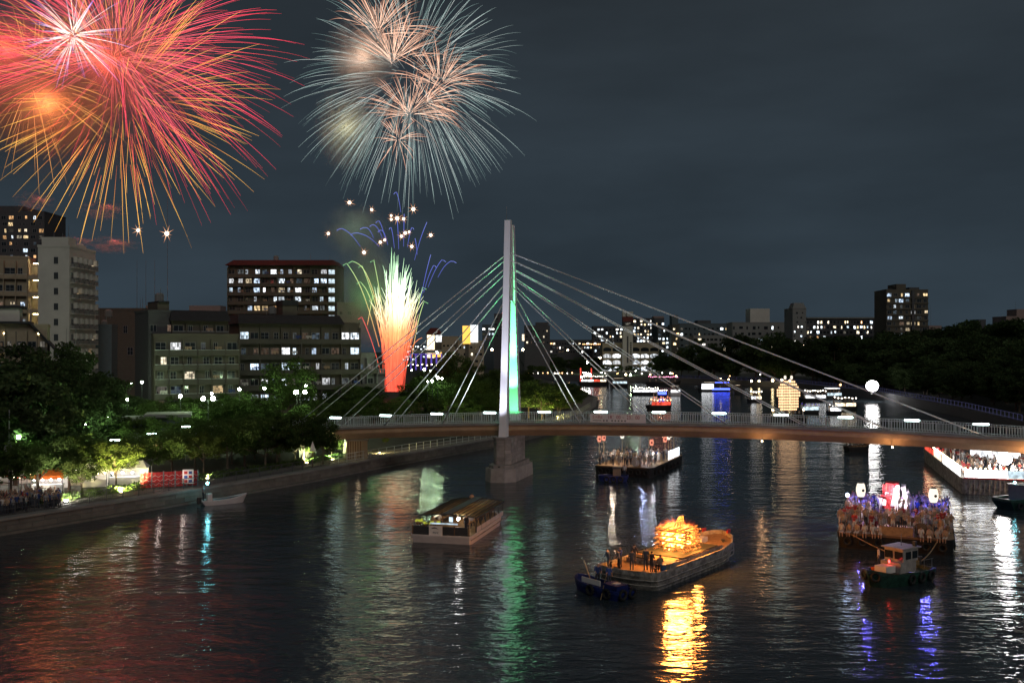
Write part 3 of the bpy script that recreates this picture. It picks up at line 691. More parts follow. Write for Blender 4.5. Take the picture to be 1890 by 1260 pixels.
# tall flats with red roof
b = building('tall apartment slab with red roof and twelve bright bays per floor', 421, 332, 620, 332, 490, 16, 14, 13, 'wall_brown', (.42,.10,.12,.36), win=(1.9,1.7), balcony='full', par='wall_olive', seed=52, low=26, sill=.85)
W_, H_ = b['W'], b['H']; fh = (H_-.9)/14
mb = MB(); mb.v += [(-.6,-2,H_), (W_+.6,-2,H_), (W_+.6,16,H_), (-.6,16,H_), (1.2,2,H_+2.0), (W_-1.2,2,H_+2.0), (W_-1.2,13,H_+2.0), (1.2,13,H_+2.0)]
for q in ((0,1,5,4),(1,2,6,5),(2,3,7,6),(3,0,4,7),(4,5,6,7),(3,2,1,0)): mb.f.append(q); mb.m.append(0)
mb.build('red_roof', M['roof_red'], b)
for f in range(7, 14):
    g = MB().box(W_*.935,W_*1.0-.1,-1.35,-1.25,f*fh+.1,f*fh+fh-.3); g.build('stair_screen', M['wall_olive'], b)
    put('stair_window', window_mesh(2.0, 1.5, 'panel_blue'), b, (W_*.968, -1.40, f*fh+.9))
b = building('low far block with a row of white roof lamps', 316, 470, 432, 470, 582, 16, 3, 8, 'wall_dark', (.05,0,.1,.85), win=(1.5,1.2), seed=55, low=28, name='office_block', plain=True)
rooftop(b, .25, .75, .2, .8, 4.8, 'wall_pink')
mb = MB()
for i in range(9): mb.box(4+i*2.6,4.6+i*2.6,-.3,-.1,b['H']-2,b['H']-1.5)
tag(mb.build('roof_lamps', M['bulb_small'], b), None, None, None, 'stuff')
def tank(b, x, y, z=None):
    z = b['H'] if z is None else z
    mb = MB(); mb.lathe([(.02,.6),(.9,.6),(.9,2.0),(.5,2.3),(.02,2.35)], 10, (x*b['W'], y*b['D'], z))
    for q in (-.5,.5):
        for w__ in (-.5,.5): mb.box(x*b['W']+q-.05,x*b['W']+q+.05,y*b['D']+w__-.05,y*b['D']+w__+.05,z,z+.6)
    tag(mb.build('water_tank', M['wall_grey'], b), None, None, None, 'stuff')
for b_ in [q for q in ROOTS if 'W' in q.keys() and q.location.y < 340 and q['H'] > 12]:
    rr = random.Random(int(b_['W']*100))
    tank(b_, rr.uniform(.1,.9), .6, b_['H']+(1.9 if 'roof' in b_['label'] or 'olive' in b_['label'] else 0))
    for k_ in range(2): antenna(b_, rr.uniform(.05,.95), .5, rr.uniform(3,5.5))
# gold-lit inn tower, sign building, pavilion
b = building('small tower with glowing gold sign and steep dark red roof', 788, 560, 815, 561, 616, 7, 2, 1, 'wall_brown', (0,0,.3,.7), win=(1,1), seed=60, name='sign_tower', low=99)
W_, H_ = b['W'], b['H']
mb = MB(); mb.v += [(-.6,-.8,H_), (W_+.6,-.8,H_), (W_+.6,7.5,H_), (-.6,7.5,H_), (W_*.25,3.3,H_+3.4), (W_*.75,3.3,H_+3.4)]
for q in ((0,1,5,4),(1,2,5),(2,3,4,5),(3,0,4),(3,2,1,0)): mb.f.append(q); mb.m.append(0)
mb.build('hip_roof', M['roof_red'], b)
MB().box(.1,W_*.52,-.3,-.05,H_-13.5,H_-.6).build('gold_sign', M['panel_warm'], b)
MB().box(W_*.6,W_+.2,-.3,-.05,H_-4.5,H_-.8).build('white_sign', M['panel_white'], b)
MB().box(W_*.3,W_+1.5,-.35,-.1,H_-13,H_-10).build('gold_fascia', M['sign_gold'], b)
MB().box(-2,W_+3,-3,6,H_-17,H_-14).build('awning', M['wall_brown'], b)
b = building('concrete block topped by a gold and a white lit billboard', 845, 520, 893, 522, 630, 14, 5, 5, 'wall_cream', (.02,.12,.15,.7), win=(1.5,1.3), seed=62, low=4, name='billboard_building', plain=True)
W_, H_ = b['W'], b['H']
MB().box(W_*.18,W_*.48,-.4,.0,H_-1.2,H_+8.2).build('gold_billboard', M['sign_gold'], b)
MB().box(W_*.49,W_*.77,-.4,.0,H_-.4,H_+8.6).build('white_billboard', M['panel_white'], b)
MB().box(W_*.28,W_*.42,-.2,-.02,0,H_-1.2).build('stair_shaft', M['wall_brown'], b)
b = building('low pale block left of the billboard building with small warm lamps', 815, 560, 845, 560, 622, 12, 4, 4, 'wall_cream', (.02,.25,.1,.6), win=(1.2,1), seed=63, low=10, name='office_block', plain=True)
b = building('dark office slab just left of the pylon with a few blue windows', 890, 720, 913, 720, 600, 20, 9, 4, 'wall_slate', (.30,.0,.1,.6), win=(1.9,1.3), seed=64, low=20, name='office_block', plain=True)
b = building('dark tower hidden behind the pylon with red roof lamps', 912, 660, 945, 660, 580, 20, 10, 4, 'wall_dark', (.02,.0,.1,.9), win=(1.5,1.3), seed=65, low=20, name='office_tower', plain=True)
put('warning_lamp', MB().ball((0,0,0), .6, 8, 5).mesh('warning_lamp', M['bulb_red']), b, (6, -.3, b['H']+1)); put('warning_lamp', MB().ball((0,0,0), .5, 8, 5).mesh('roof_lamp', M['bulb_orange']), b, (7, -.4, b['H']-4))
b = building('dark tower just right of the pylon with jagged rooftop', 968, 620, 1015, 620, 602, 16, 8, 6, 'wall_dark', (.03,.08,.2,.7), win=(1.3,1.2), seed=66, low=18, name='office_tower', plain=True)
rooftop(b, .45, .95, .1, .8, 2.5, 'wall_dark'); MB().box(-1.5,-.1,-.2,.3,b['H']-9,b['H']-5).build('lit_sign', M['panel_warm'], b)
# waterside pavilion, violet light put into columns and beam as emission
pv = thing('riverside_pavilion', 'open pavilion with curved grey roof and violet-glowing columns', 'pavilion', P(759, 674, 330), R(-14)); pv.scale = (.78, .78, .60)
MB().box(-1,12.5,-1.2,4,6.0,6.35).build('beam', M['violet_glow'], pv)
mb = MB()
for i in range(12): mb.quad((-1.4+i*1.2,-1.8,6.4+.8*sin(pi*i/12)*.6), (-.2+i*1.2,-1.8,6.4+.8*sin(pi*(i+1)/12)*.6), (-.2+i*1.2,5,8.6), (-1.4+i*1.2,5,8.6))
mb.build('roof', M['concrete'], pv)
cm = MB().box(-.2,.2,-.2,.2,-2.5,6.0).mesh('column', M['violet_glow']); gl = MB().ball((0,0,0), .3, 8, 5).mesh('globe_lamp', M['lamp_gold'])
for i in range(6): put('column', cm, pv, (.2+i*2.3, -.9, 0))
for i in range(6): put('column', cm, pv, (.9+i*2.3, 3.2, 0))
for i in range(7): put('globe_lamp', gl, pv, (-.6+i*2.1, -2.2, .1+.5*(i%2)))
put('spot_lamp', MB().ball((0,0,0), .35, 8, 5).mesh('spot_lamp', M['lamp_white']), pv, (12, -1.6, 7.4))
# terrace with white balustrade in front of the sparks
tr = thing('viewing_terrace', 'grey terrace building with white balustrade beside the fountain of sparks', 'terrace', P(662, 705, 262), R(12)); tr.scale = (.62, 1, .9)
MB().box(0,11,0,6,-3,2.2).build('wall', M['wall_grey'], tr); MB().box(-.3,11.3,-.6,6,2.2,2.6).build('slab', M['concrete'], tr)
MB().box(-.3,11.3,-.3,6,5.2,5.5).build('roof', M['wall_grey'], tr)
for i in range(6): MB().box(i*2.2-.1,i*2.2+.1,.1,.3,2.6,5.2).build('column', M['concrete'], tr)
bm_ = MB().box(-.09,.09,-.09,.09,0,1.1).mesh('baluster', M['white_paint'])
for i in range(18): put('baluster', bm_, tr, (.2+i*.62, -.45, 2.6))
MB().box(-.2,11.2,-.55,-.35,3.7,3.85).build('handrail', M['white_paint'], tr)
# ---- far bank, right of the pylon
FB = 'buildings on the far bank'
def far(label, pl, pr, ytop, Y, floors, cols, wall, wts, seed, **k):
    k.setdefault('win', (1.7,1.4)); k.setdefault('plain', True); k.setdefault('zb', 2.4); k.setdefault('low', 6)
    return building(label, pl, Y, pr, Y, ytop, k.pop('depth', 16), floors, cols, wall, wts, seed=seed, **k)
b = far('far dark flats with cold white windows left of the parking building', 1095, 1150, 603, 760, 11, 8, 'wall_dark', (.35,.08,.1,.5), 70)
mb = MB()
for i in range(14): mb.box(-8+i*1.3,-7.6+i*1.3,-.4,0,b['H']-13.5,b['H']-12.9)
tag(mb.build('string_lamps', M['bulb_orange'], b), None, None, None, 'stuff')
b = far('far dark apartment tower with stacked white windows behind the sign pillar', 1168, 1218, 588, 780, 14, 8, 'wall_dark', (.40,.22,.08,.3), 71)
b = far('far grey block with a crown-like rooftop frame', 1208, 1226, 588, 700, 8, 3, 'wall_dark', (.1,.1,.1,.7), 72)
for i in range(5): antenna(b, .05+.22*i, .3, 4)
rooftop(b, .0, 1, .1, .9, 1.8, 'wall_pink')
# parking building with arches
b = far('lit parking building with arched openings on four levels', 1112, 1216, 634, 600, 1, 1, 'wall_cream', (0,0,0,1), 73, name='parking_building', skip=lambda f, c: True)
W_, H_ = b['W'], b['H']; lv = H_/4.4
am = {}
def arch_mesh(w, h, mat):
    mb = MB(); pts = [(-w/2,0)] + [(w/2*cos(t_), h*.45+h*.55*sin(t_)) for t_ in [pi-pi*i/8 for i in range(9)]] + [(w/2,0)]
    n = len(pts); mb.v = [(x,-.06,z) for x, z in pts]+[(x,.05,z) for x, z in pts]; mb.f = [tuple(range(n))[::-1], tuple(range(n,2*n))]+[(i,(i+1)%n,n+(i+1)%n,n+i) for i in range(n)]; mb.m = [0]*len(mb.f)
    return mb.mesh('arched_opening', M[mat])
roommat('garage', [(.95,.98,1.0), (.85,.93,1.0)], 2.4, .45)
A1 = arch_mesh(W_/6.6, lv*.62, 'garage'); A2 = arch_mesh(W_/6.6, lv*.62, 'glass_dark')
for f in range(4):
    for c in range(6):
        if c == 2: continue
        put('arched_opening', A2 if f == 3 else A1, b, ((c+.5)*W_/6, -.05, f*lv+lv*.2))
    MB().box(0,W_,-.35,-.07,f*lv-.15,f*lv+lv*.18).build('floor_band', M['wall_cream'], b)
for c in range(7): MB().box(max(0,c*W_/6-.35),min(W_,c*W_/6+.35),-.4,-.07,-1,H_).build('pilaster', M['wall_cream'], b)
sg = thing('sign_pillar', 'tall pale concrete sign pillar with dark red emblem panel on top', 'sign', P(1150, 676, 592), 0)
w_ = 18/F*592
MB().box(0,w_,0,4,-6,24).build('shaft', M['wall_white'], sg); MB().box(-.2,w_+.2,-.2,4.2,24,26.6).build('lower_panel', M['black'], sg)
MB().box(-.2,w_+.2,-.2,4.2,26.6,29.6).build('red_panel', M['roof_red'], sg); MB().box(-.2,w_+.2,-.2,4.2,29.6,32.6).build('white_panel', M['wall_white'], sg)
mb = MB(); mb.tube([(w_*.5+1.2*cos(t_*.6),-.26,30.6+1.2*sin(t_*.6)) for t_ in range(0, 9)], .25, 5); mb.build('ring_emblem', M['roof_dark'], sg)
MB().box(w_*.2,w_*.75,-.26,-.2,24.7,26).build('gold_lettering', M['lit_dim'], sg)
MB().box(w_*.38,w_*.55,-.1,.0,2,18).build('slot_window', M['wall_dark'], sg)
mb = MB()
for i in range(9): mb.box(w_*.70,w_*.88,-.06,-.01,3+i*1.3,4+i*1.3)
tag(mb.build('vertical_lettering', M['wall_olive'], sg), None, None, None, 'stuff')
b = far('dark office block with mixed lit windows right of parking building', 1214, 1242, 604, 650, 10, 4, 'wall_dark', (.25,.12,.2,.4), 74)
b = far('narrow concrete stair tower with one lit window per floor', 1240, 1254, 600, 640, 9, 1, 'wall_olive', (.2,.6,.1,.1), 75, name='stair_tower')
rooftop(b, .1, .9, .1, .8, 6.5, 'wall_slate')
b = far('dark glass block with wide horizontal bands behind trees', 1254, 1352, 598, 650, 8, 12, 'wall_slate', (.10,.07,.12,.71), 76, name='office_block')
rooftop(b, .35, .6, .1, .8, 2.5, 'wall_dark')
b = far('white lower block with square windows behind the trees', 1280, 1340, 620, 610, 7, 8, 'wall_grey', (.08,.04,.1,.8), 77, win=(1.9,1.6), name='office_block')
b = far('wide pale block with a plain cube penthouse', 1352, 1455, 596, 560, 8, 9, 'wall_grey', (.06,.05,.06,.83), 78, win=(2.1,1.7), name='office_block')
rooftop(b, .33, .68, .1, .8, 8.2, 'wall_white')
b = far('concrete stair tower with small lit windows beside long flats', 1463, 1488, 570, 520, 14, 2, 'wall_grey', (.45,.05,.0,.5), 79, win=(.9,.9), name='stair_tower', low=14)
W_, H_ = b['W'], b['H']
mb = MB(); mb.v += [(-.2,-.2,H_), (W_+.2,-.2,H_), (W_+.2,8,H_), (-.2,8,H_), (1,1,H_+3.2), (W_-1.2,1,H_+3.2), (W_-1.2,7,H_+3.2), (1,7,H_+3.2)]
for q in ((0,1,5,4),(1,2,6,5),(2,3,7,6),(3,0,4,7),(4,5,6,7),(3,2,1,0)): mb.f.append(q); mb.m.append(0)
mb.build('cap', M['wall_grey'], b)
b = far('long horizontal slab of flats with scattered lit windows on the far bank', 1488, 1636, 587, 530, 11, 24, 'wall_dark', (.22,.12,.12,.54), 80, win=(1.3,1.3), low=16, depth=12)
MB().box(-.1,b['W'],-1.2,-.05,b['H']-.3,b['H']+.3).build('roof_edge', M['wall_grey'], b)
b = far('tall apartment tower with warm and white windows on the far bank', 1636, 1713, 536, 480, 15, 7, 'wall_brown', (.20,.22,.14,.44), 81, win=(2.0,1.5), low=14, plain=False)
rooftop(b, .27, .5, .1, .8, 3.2, 'wall_brown'); rooftop(b, .58, .82, .1, .8, 1.6, 'wall_dark'); rooftop(b, .05, .2, .1, .6, .8, 'wall_dark')
for f in range(15): MB().box(.0,b['W'],-.55,-.1,f*(b['H']-.9)/15-.1,f*(b['H']-.9)/15+.55).build('balcony_front', M['wall_brown'], b)
MB().box(b['W']*.60,b['W']*.66,-.9,-.1,14,b['H']).build('rib', M['wall_dark'], b)
b = far('low pinkish block right of the tall far tower', 1713, 1752, 612, 560, 7, 8, 'wall_pink', (.03,.12,.2,.65), 82, low=18)
rooftop(b, .1, .7, .1, .8, 3.5, 'wall_pink'); antenna(b, .15, .3, 12); antenna(b, .3, .3, 15)
b = far('low dark block with four white windows above right-hand trees', 1768, 1822, 603, 600, 8, 10, 'wall_dark', (.10,.0,.1,.8), 83, low=22)
rooftop(b, .75, 1.0, .1, .8, 4.5, 'wall_dark')
b = far('pink tower block cut by the right edge of the picture', 1857, 1920, 585, 560, 10, 10, 'wall_pink', (.04,.10,.2,.66), 84, low=20)
rooftop(b, .35, .9, .1, .8, 4.5, 'wall_pink'); antenna(b, .4, .3, 9)
far('low far skyline block between pink tower and dark block', 1822, 1857, 616, 800, 8, 8, 'wall_dark', (.1,.1,.1,.7), 85, low=22)
far('low far skyline block behind the stair tower', 1440, 1466, 612, 700, 8, 4, 'wall_brown', (.1,.25,.1,.5), 86, low=12)
far('low far skyline block behind the trees of the river bend', 1015, 1098, 628, 800, 6, 16, 'wall_dark', (.2,.1,.1,.6), 87, low=10)
far('low far skyline block left of the pylon', 740, 790, 636, 900, 7, 10, 'wall_slate', (.45,.0,.1,.4), 88, low=4)

# ------------------------------------------------------------------ trees
def tree_proto(seed, spread=.45, flat=.42, base=.32, leaves=5200, leaf=.34, mat='leaf', fork=False):
    """a tree 10 m high: trunk with limbs, and a crown of many separate leaves in clumps round the limb ends"""
    r = random.Random(seed); tm = MB()
    tips = []
    zt = 10*base
    tm.tube([(0,0,-.3), (.05,0,zt*.5), (.1*r.uniform(-1,1),.1*r.uniform(-1,1),zt), (r.uniform(-.3,.3),r.uniform(-.3,.3),7.0)], [.30,.22,.19,.06], 7)
    for i in range(9):
        a = 2*pi*i/9 + r.uniform(-.3,.3); z0 = r.uniform(zt*.75, zt*1.5); L = 10*spread*r.uniform(.55,.9); up = r.uniform(.2,1.2)*L*.8
        mid = (cos(a)*L*.45, sin(a)*L*.45, z0+up*.6); end = (cos(a)*L, sin(a)*L, z0+up)
        tm.tube([(0,0,z0), mid, end], [.12,.08,.03], 5); tips += [mid, end]
        for k in range(2):
            b = a+r.uniform(-.7,.7); e2 = (mid[0]+cos(b)*L*.4, mid[1]+sin(b)*L*.4, mid[2]+r.uniform(.2,1.3)); tm.tube([mid, e2], [.06,.02], 4); tips.append(e2)
    cz = 10*(base+ (1-base)*.52); rx = 10*spread; rz = 10*(1-base)*.52
    clumps = []
    for i in range(46):
        while True:
            x, y, z = r.uniform(-1,1), r.uniform(-1,1), r.uniform(-.85,1)
            d = sqrt(x*x+y*y+z*z)
            if .45 < d < 1.0: break
        clumps.append((x*rx, y*rx, cz+z*rz, r.uniform(.07,.14)*10))
    for t in tips: clumps.append((t[0], t[1], t[2], r.uniform(.05,.10)*10))
    v = []; f = []
    wts = [c[3]**2 for c in clumps]; tot = sum(wts)
    for c, w_ in zip(clumps, wts):
        for k in range(int(leaves*w_/tot)):
            d = Vector((r.gauss(0,1), r.gauss(0,1), r.gauss(0,1))).normalized()*c[3]*(r.random()**.4)
            p = Vector(c[:3]) + Vector((d.x*1.15, d.y*1.15, d.z*.7))
            n = Vector((r.gauss(0,1), r.gauss(0,1), r.gauss(0,1)+.6)).normalized(); s = leaf*r.uniform(.6,1.25)
            a = n.orthogonal().normalized(); a.rotate(Quaternion(n, r.uniform(0,6.28))); b = n.cross(a)
            q = len(v); v += [tuple(p-a*s*.62), tuple(p+b*s*.34+n*s*.1), tuple(p+a*s*.62), tuple(p-b*s*.34+n*s*.1)]; f.append((q,q+1,q+2,q+3))
    me = bpy.data.meshes.new('crown'); me.from_pydata(v, [], f); me.materials.append(M[mat]); me.update()
    return tm.mesh('trunk', M['bark']), me
PR = {'broad': [tree_proto(i, .42, mat='leaf', leaves=7000) for i in range(3)],
      'dark': [tree_proto(10+i, .40, mat='leaf_dark', base=.18, leaves=7500, leaf=.40) for i in range(3)],
      'cherry': [tree_proto(20+i, .62, base=.30, mat='leaf', leaves=6500, leaf=.36) for i in range(3)],
      'lit': [tree_proto(30+i, .58, base=.32, mat='leaf_uplit', leaves=5200, leaf=.40) for i in range(2)]}
ntree = 0
def tree(kind, px, ytop, Y, label, group, zb=1.4, wide=1.0, name='leafy_tree'):
    global ntree; ntree += 1
    t = P(px, ytop, Y); h = t.z-zb; s = h/9.7
    tm, cm_ = PR[kind][ntree % len(PR[kind])]
    o = thing(name, label, 'tree', (t.x, t.y, zb), rnd.uniform(0, 6.28), group)
    w_ = s*wide*rnd.uniform(.92,1.1)
    put('trunk', tm, o, scale=(w_*.9, w_*.9, s)); put('crown', cm_, o, scale=(w_, w_, s))
    return o
g1 = 'tall dark trees at the far left'
for px, yt, Y, w_ in ((-45,668,124,1.2), (15,652,140,1.05), (62,668,134,1.0), (105,690,128,1.05), (150,682,150,1.0), (190,700,160,1.0), (30,700,116,1.1), (85,735,114,1.0), (-10,742,110,1.1), (140,735,136,1.1), (180,742,140,1.2), (130,650,178,.9), (225,735,172,1.2)):
    tree('dark', px, yt, Y, 'tall dark green tree in the thick clump at the far left', g1, wide=w_)
g2 = 'dark park trees in front of the apartment blocks'
for px, yt, Y, w_ in ((262,748,166,1.4), (306,744,172,1.3), (345,748,168,1.4), (392,742,176,1.4), (438,740,180,1.4), (478,738,176,1.4), (585,742,190,1.3), (628,738,194,1.3), (300,772,146,1.3), (352,778,142,1.3), (404,772,148,1.3), (452,768,152,1.3), (500,762,156,1.3), (245,770,150,1.3), (210,780,140,1.2), (548,752,166,1.3), (270,738,188,1.4), (330,735,190,1.3), (460,728,192,1.2), (600,722,206,1.2), (640,716,212,1.2), (420,730,190,1.2), (370,736,188,1.3)):
    tree('broad', px, yt, Y, 'dark leafy park tree between the river path and the apartment blocks', g2, wide=w_)
tree('broad', 532, 668, 196, 'big round dark tree standing before the wide olive apartment block', None, wide=1.0)
g3 = 'cherry trees along the left promenade'
XX = [(452,772,134.5,1.0), (512,768,136,1.05), (560,770,136.5,1.0), (596,776,136.5,.8), (420,775,132,1.0)]
for px, yt, Y, w_ in XX: tree('broad', px, yt, Y, f"{ORD[sorted(q[0] for q in XX).index(px)]} of five leafy trees, from the left, hiding the bridge end", 'trees hiding the left bridge end', wide=w_*1.25)
CH = ((70,812,109,1.2), (128,806,112,1.15), (168,800,119,1.1), (270,800,123,1.2), (318,795,127,1.2), (360,792,132,1.2), (428,792,137,1.2), (470,790,142,1.2), (516,782,146,1.2), (545,786,139,1.0), (580,778,147,1.0), (20,822,106,1.2), (490,772,131,1.0))
for px, yt, Y, w_ in CH:
    tree('cherry', px, yt, Y, f"{ORD[sorted(q[0] for q in CH).index(px)]} low cherry tree, counted from the left, in the promenade row", g3, wide=w_, name='cherry_tree')
LIT = [(214,812,112.5,1.0,'yellow-green tree strongly lit from below beside the left promenade'), (376,802,127,.9,'small pale tree lit from below right of the red screens'),
       (566,802,139,.8,'green tree lit from below just left of the bridge end'), (612,800,143,.9,'slender lit tree under the left end of the footbridge'),
       (150,848,107.5,.8,'small lit tree in front of the bright stalls'), (712,806,163,.8,'small golden-lit tree under the bridge girder')]
for px, yt, Y, w_, lb in LIT: tree('lit', px, yt, Y, lb, None, wide=w_)
g4 = 'trees on the left bank behind the bridge'
for px, yt, Y, w_ in ((660,715,216,1.3), (682,714,226,1.1), (738,734,214,1.2), (770,700,232,1.2), (812,705,226,1.3), (850,690,246,1.1), (838,655,300,1.0), (868,672,290,1.0), (886,704,232,1.3), (905,690,262,1.2), (690,735,190,1.3), (752,742,186,1.2), (800,738,194,1.3), (855,735,200,1.3), (900,728,214,1.3), (790,690,262,1.2), (820,668,310,1.0), (915,700,246,1.2), (650,700,240,1.1), (930,680,300,1.2), (965,684,300,1.2)):
    tree('broad', px, yt, Y, 'dark leafy tree on the left bank behind the footbridge', g4, wide=w_)
g5 = 'trees at the river bend right of the pylon'
for px, yt, Y, w_ in ((975,704,226,1.2), (1005,702,236,1.3), (1034,706,244,1.3), (1056,714,250,1.2), (1000,715,216,1.3), (1030,724,230,1.2)):
    tree('cherry', px, yt, Y, f"{ORD[sorted((975,1005,1034,1056,1000,1030)).index(px)]} of six olive trees, from the left, just right of the pylon", g5, wide=w_)
g6 = 'far trees at the river bend'
for i in range(26):
    px = 985+i*19+rnd.uniform(-6,6); Y = rnd.uniform(545,600)
    tree('broad', px, rnd.uniform(672,682) if px < 1200 else rnd.uniform(660,676), Y, 'small far tree on the bank beyond the boats', g6, zb=2.4, wide=1.6)
for i in range(14):
    tree('dark', 1000+i*17+rnd.uniform(-6,6), rnd.uniform(655,668), rnd.uniform(620,680), 'small far tree on the bank beyond the boats', g6, zb=2.4, wide=1.6)
g7 = 'dark wooded right bank'
def bankX(Y):
    for (x0,y0),(x1,y1) in zip(RIGHT[:-1], RIGHT[1:]):
        if y1 <= Y <= y0: return x0+(x1-x0)*(Y-y0)/(y1-y0)
    return 100
cnt = 0
for row, (off, hh) in enumerate(((9,8.5), (17,12), (27,15.5), (40,18.5), (56,21.0), (74,22))):
    Y = 190.0
    while Y < 470:
        X = bankX(Y)+off+rnd.uniform(-3,3); px = X/Y*F+945
        if 1180 < px < 1960:
            h = hh*rnd.uniform(.82,1.12)
            if px < 1500: h *= .95
            yt = HOR-(2.4+h-CAMZ)/Y*F
            tree('dark', px, yt, Y+rnd.uniform(-3,3), 'dark tree in the wood on the right-hand bank', g7, zb=2.4, wide=1.25); cnt += 1
        Y += 13 + row*1.2
for px, yt, Y in ((1290,632,470), (1318,640,455), (1358,622,440), (1395,630,425), (1430,622,410), (1462,628,395), (1258,645,490), (1500,630,385), (1540,625,375), (1220,652,505)):
    tree('dark', px, yt, Y+30, 'dark tree in the wood on the right-hand bank', g7, zb=2.4, wide=1.1)
for px, yt, Y in ((1640,715,350), (1725,722,300), (1700,728,296)):
    tree('lit', px, yt, Y, 'pale lit tree beside the right-hand promenade', 'pale trees by the right promenade', zb=2.4, wide=.9)

# ------------------------------------------------------------------ park lamps, uplights, path lamps
gm = MB().ball((0,0,0), .26, 10, 6).mesh('globe', M['lamp_green']); gw = MB().ball((0,0,0), .26, 10, 6).mesh('globe', M['lamp_gold'])
def park_lamp(px, py, Y, label, mesh=gm, zb=1.4, r=1.0, group=None, twin=False):
    t = P(px, py, Y); h = t.z-zb
    o = thing('park_lamp', label, 'street lamp', (t.x, t.y, zb), 0, group)
    MB().tube([(0,0,0),(0,0,h-.2)], [.07,.045], 6).build('post', M['dark_metal'], o)
    if twin:
        MB().bar((-.85,0,h-.2), (.85,0,h-.2), .05, .05).build('arm', M['dark_metal'], o)
        for s in (-.8,.8): put('globe', mesh, o, (s, 0, h+.05), scale=r)
    else: put('globe', mesh, o, (0,0,h), scale=r)
    return o
GL = 'greenish park lamps among the trees'
for i, (px, py, Y, rr) in enumerate(((240,708,186,1.1), (262,705,190,.9), (333,731,160,1.0), (391,726,184,.8), (442,718,186,1.0), (488,716,188,.9), (548,723,172,1.0), (564,712,196,.8), (235,737,158,.7), (216,733,165,.5), (783,682,228,1.0), (760,683,240,.5), (794,684,236,.5), (808,697,222,1.2), (804,692,232,.6), (816,698,226,.7), (789,704,218,.6), (798,703,214,.9), (1084,669,560,1.6), (1164,692,520,1.4), (1110,687,540,1.0), (1174,684,540,1.0), (1200,677,600,1.2), (1199,672,640,1.4))):
    park_lamp(px, py, Y, 'added greenish globe lamp brightening the left tree clump', group=GL, r=rr, zb=1.4)
for px, py, Y in ((34,806,110), (96,796,116), (160,784,128), (198,772,138), (60,770,126)): park_lamp(px, py, Y, 'added greenish globe lamp brightening the left tree clump', group=GL, r=.8)  # extra lamps added inside the left clump to light its leaves
park_lamp(384, 736, 164, 'twin-headed greenish park lamp below the brown flats', twin=True, r=1.3)
park_lamp(554, 724, 168, 'twin-headed greenish park lamp before the olive flats', twin=True, r=1.2)
for i, (px, py, Y, rr) in enumerate(((1155,691,500,2.0), (1200,691,490,1.5), (1248,694,478,1.5), (1387,703,440,1.8), (1401,703,436,1.8), (1426,702,432,2.2), (1443,702,430,2.4), (1458,703,424,2.2), (1345,700,455,1.4), (1330,698,460,1.0))):
    park_lamp(px, py, Y, 'golden globe lamp on the far right promenade', mesh=gw, group='golden lamps on the far bank', r=rr, zb=2.4)
for px, py, Y in ((908,645,420), (965,645,430), (1048,646,560), (1108,660,580)):
    park_lamp(px, py, Y, 'tall orange street lamp on the far road', mesh=MB().ball((0,0,0), .45, 10, 6).mesh('globe', M['lamp_warm']), group='orange road lamps', r=1.1)
def uplight(px, py, tx, ty, Y, power, col, label, em='lamp_white', spot=80):
    p = G(px, py, BANK+.1); o = thing('ground_spotlight', label, 'spotlight', p, 0, 'uplights along the left promenade')
    mb = MB(); mb.box(-.22,.22,-.15,.15,0,.12); mb.build('base', M['dark_metal'], o)
    aim = P(tx, ty, Y)-p-Vector((0,0,.3))
    mb = MB(); mb.lathe([(.02,0),(.16,0),(.2,.12),(.02,.13)], 10, (0,0,.14)); mb.build('lens', M[em], o)
    lamp('spotlight_beam', o, (0,0,.40), power, col, .12, spot, aim)
uplight(224, 911, 222, 850, 113, 14000, (1.0,.88,.35), 'small spotlight aimed up at the yellow-green tree', 'lamp_gold', 95)
uplight(122, 927, 140, 870, 108, 5200, (1.0,.9,.7), 'bright ground spotlight at the end of the crowd', 'lamp_white', 100)
uplight(383, 885, 380, 830, 127, 6000, (1.0,.9,.55), 'ground spotlight below the small pale tree', 'lamp_gold', 100)
uplight(566, 856, 566, 815, 139, 6500, (.9,1.0,.55), 'ground spotlight below the green tree', 'lamp_gold', 100)
uplight(614, 850, 610, 815, 143, 5200, (.8,1.0,.6), 'ground spotlight below the slender tree', 'lamp_gold', 100)
uplight(700, 838, 712, 812, 163, 4200, (1.0,.8,.3), 'ground spotlight below the golden-lit tree', 'lamp_gold', 100)
for px, py, tx, ty, Y, lb in ((30,884,30,730,128,'added green-white spotlight brightening the leftmost tall trees'), (110,878,100,735,128,'added green-white spotlight brightening the tall trees behind the stalls'), (185,872,170,735,146,'added green-white spotlight brightening the right side of the left clump')):  # unseen uplights added to turn the left tree clump greener
    uplight(px, py, tx, ty, Y, 9000, (.72,1.0,.50), lb, 'lamp_gold', 120)
def spit_light(px, py, Y, tx, ty, tY, power, col, label):
    p = P(px, py, Y); p.z = BANK+.1; o = thing('ground_spotlight', label, 'spotlight', p)
    MB().box(-.25,.25,-.15,.15,0,.25).build('base', M['dark_metal'], o)
    lamp('spotlight_beam', o, (0,0,.45), power, col, .15, 100, P(tx, ty, tY)-p)
spit_light(1018, 760, 214, 1022, 735, 232, 9000, (1.0,.85,.25), 'spotlight under the olive trees right of the pylon')
spit_light(985, 765, 208, 980, 730, 222, 6000, (1.0,.9,.35), 'spotlight behind the bridge rail lighting the spit trees')
spit_light(860, 755, 190, 850, 720, 206, 3500, (.8,1.0,.4), 'spotlight hidden behind the rail left of the pylon')
tb = MB().tube([(-.55,0,0),(-.5,0,0),(.5,0,0),(.55,0,0)], [.04,.075,.075,.04], 8).mesh('tube_lamp', M['lamp_tube'])
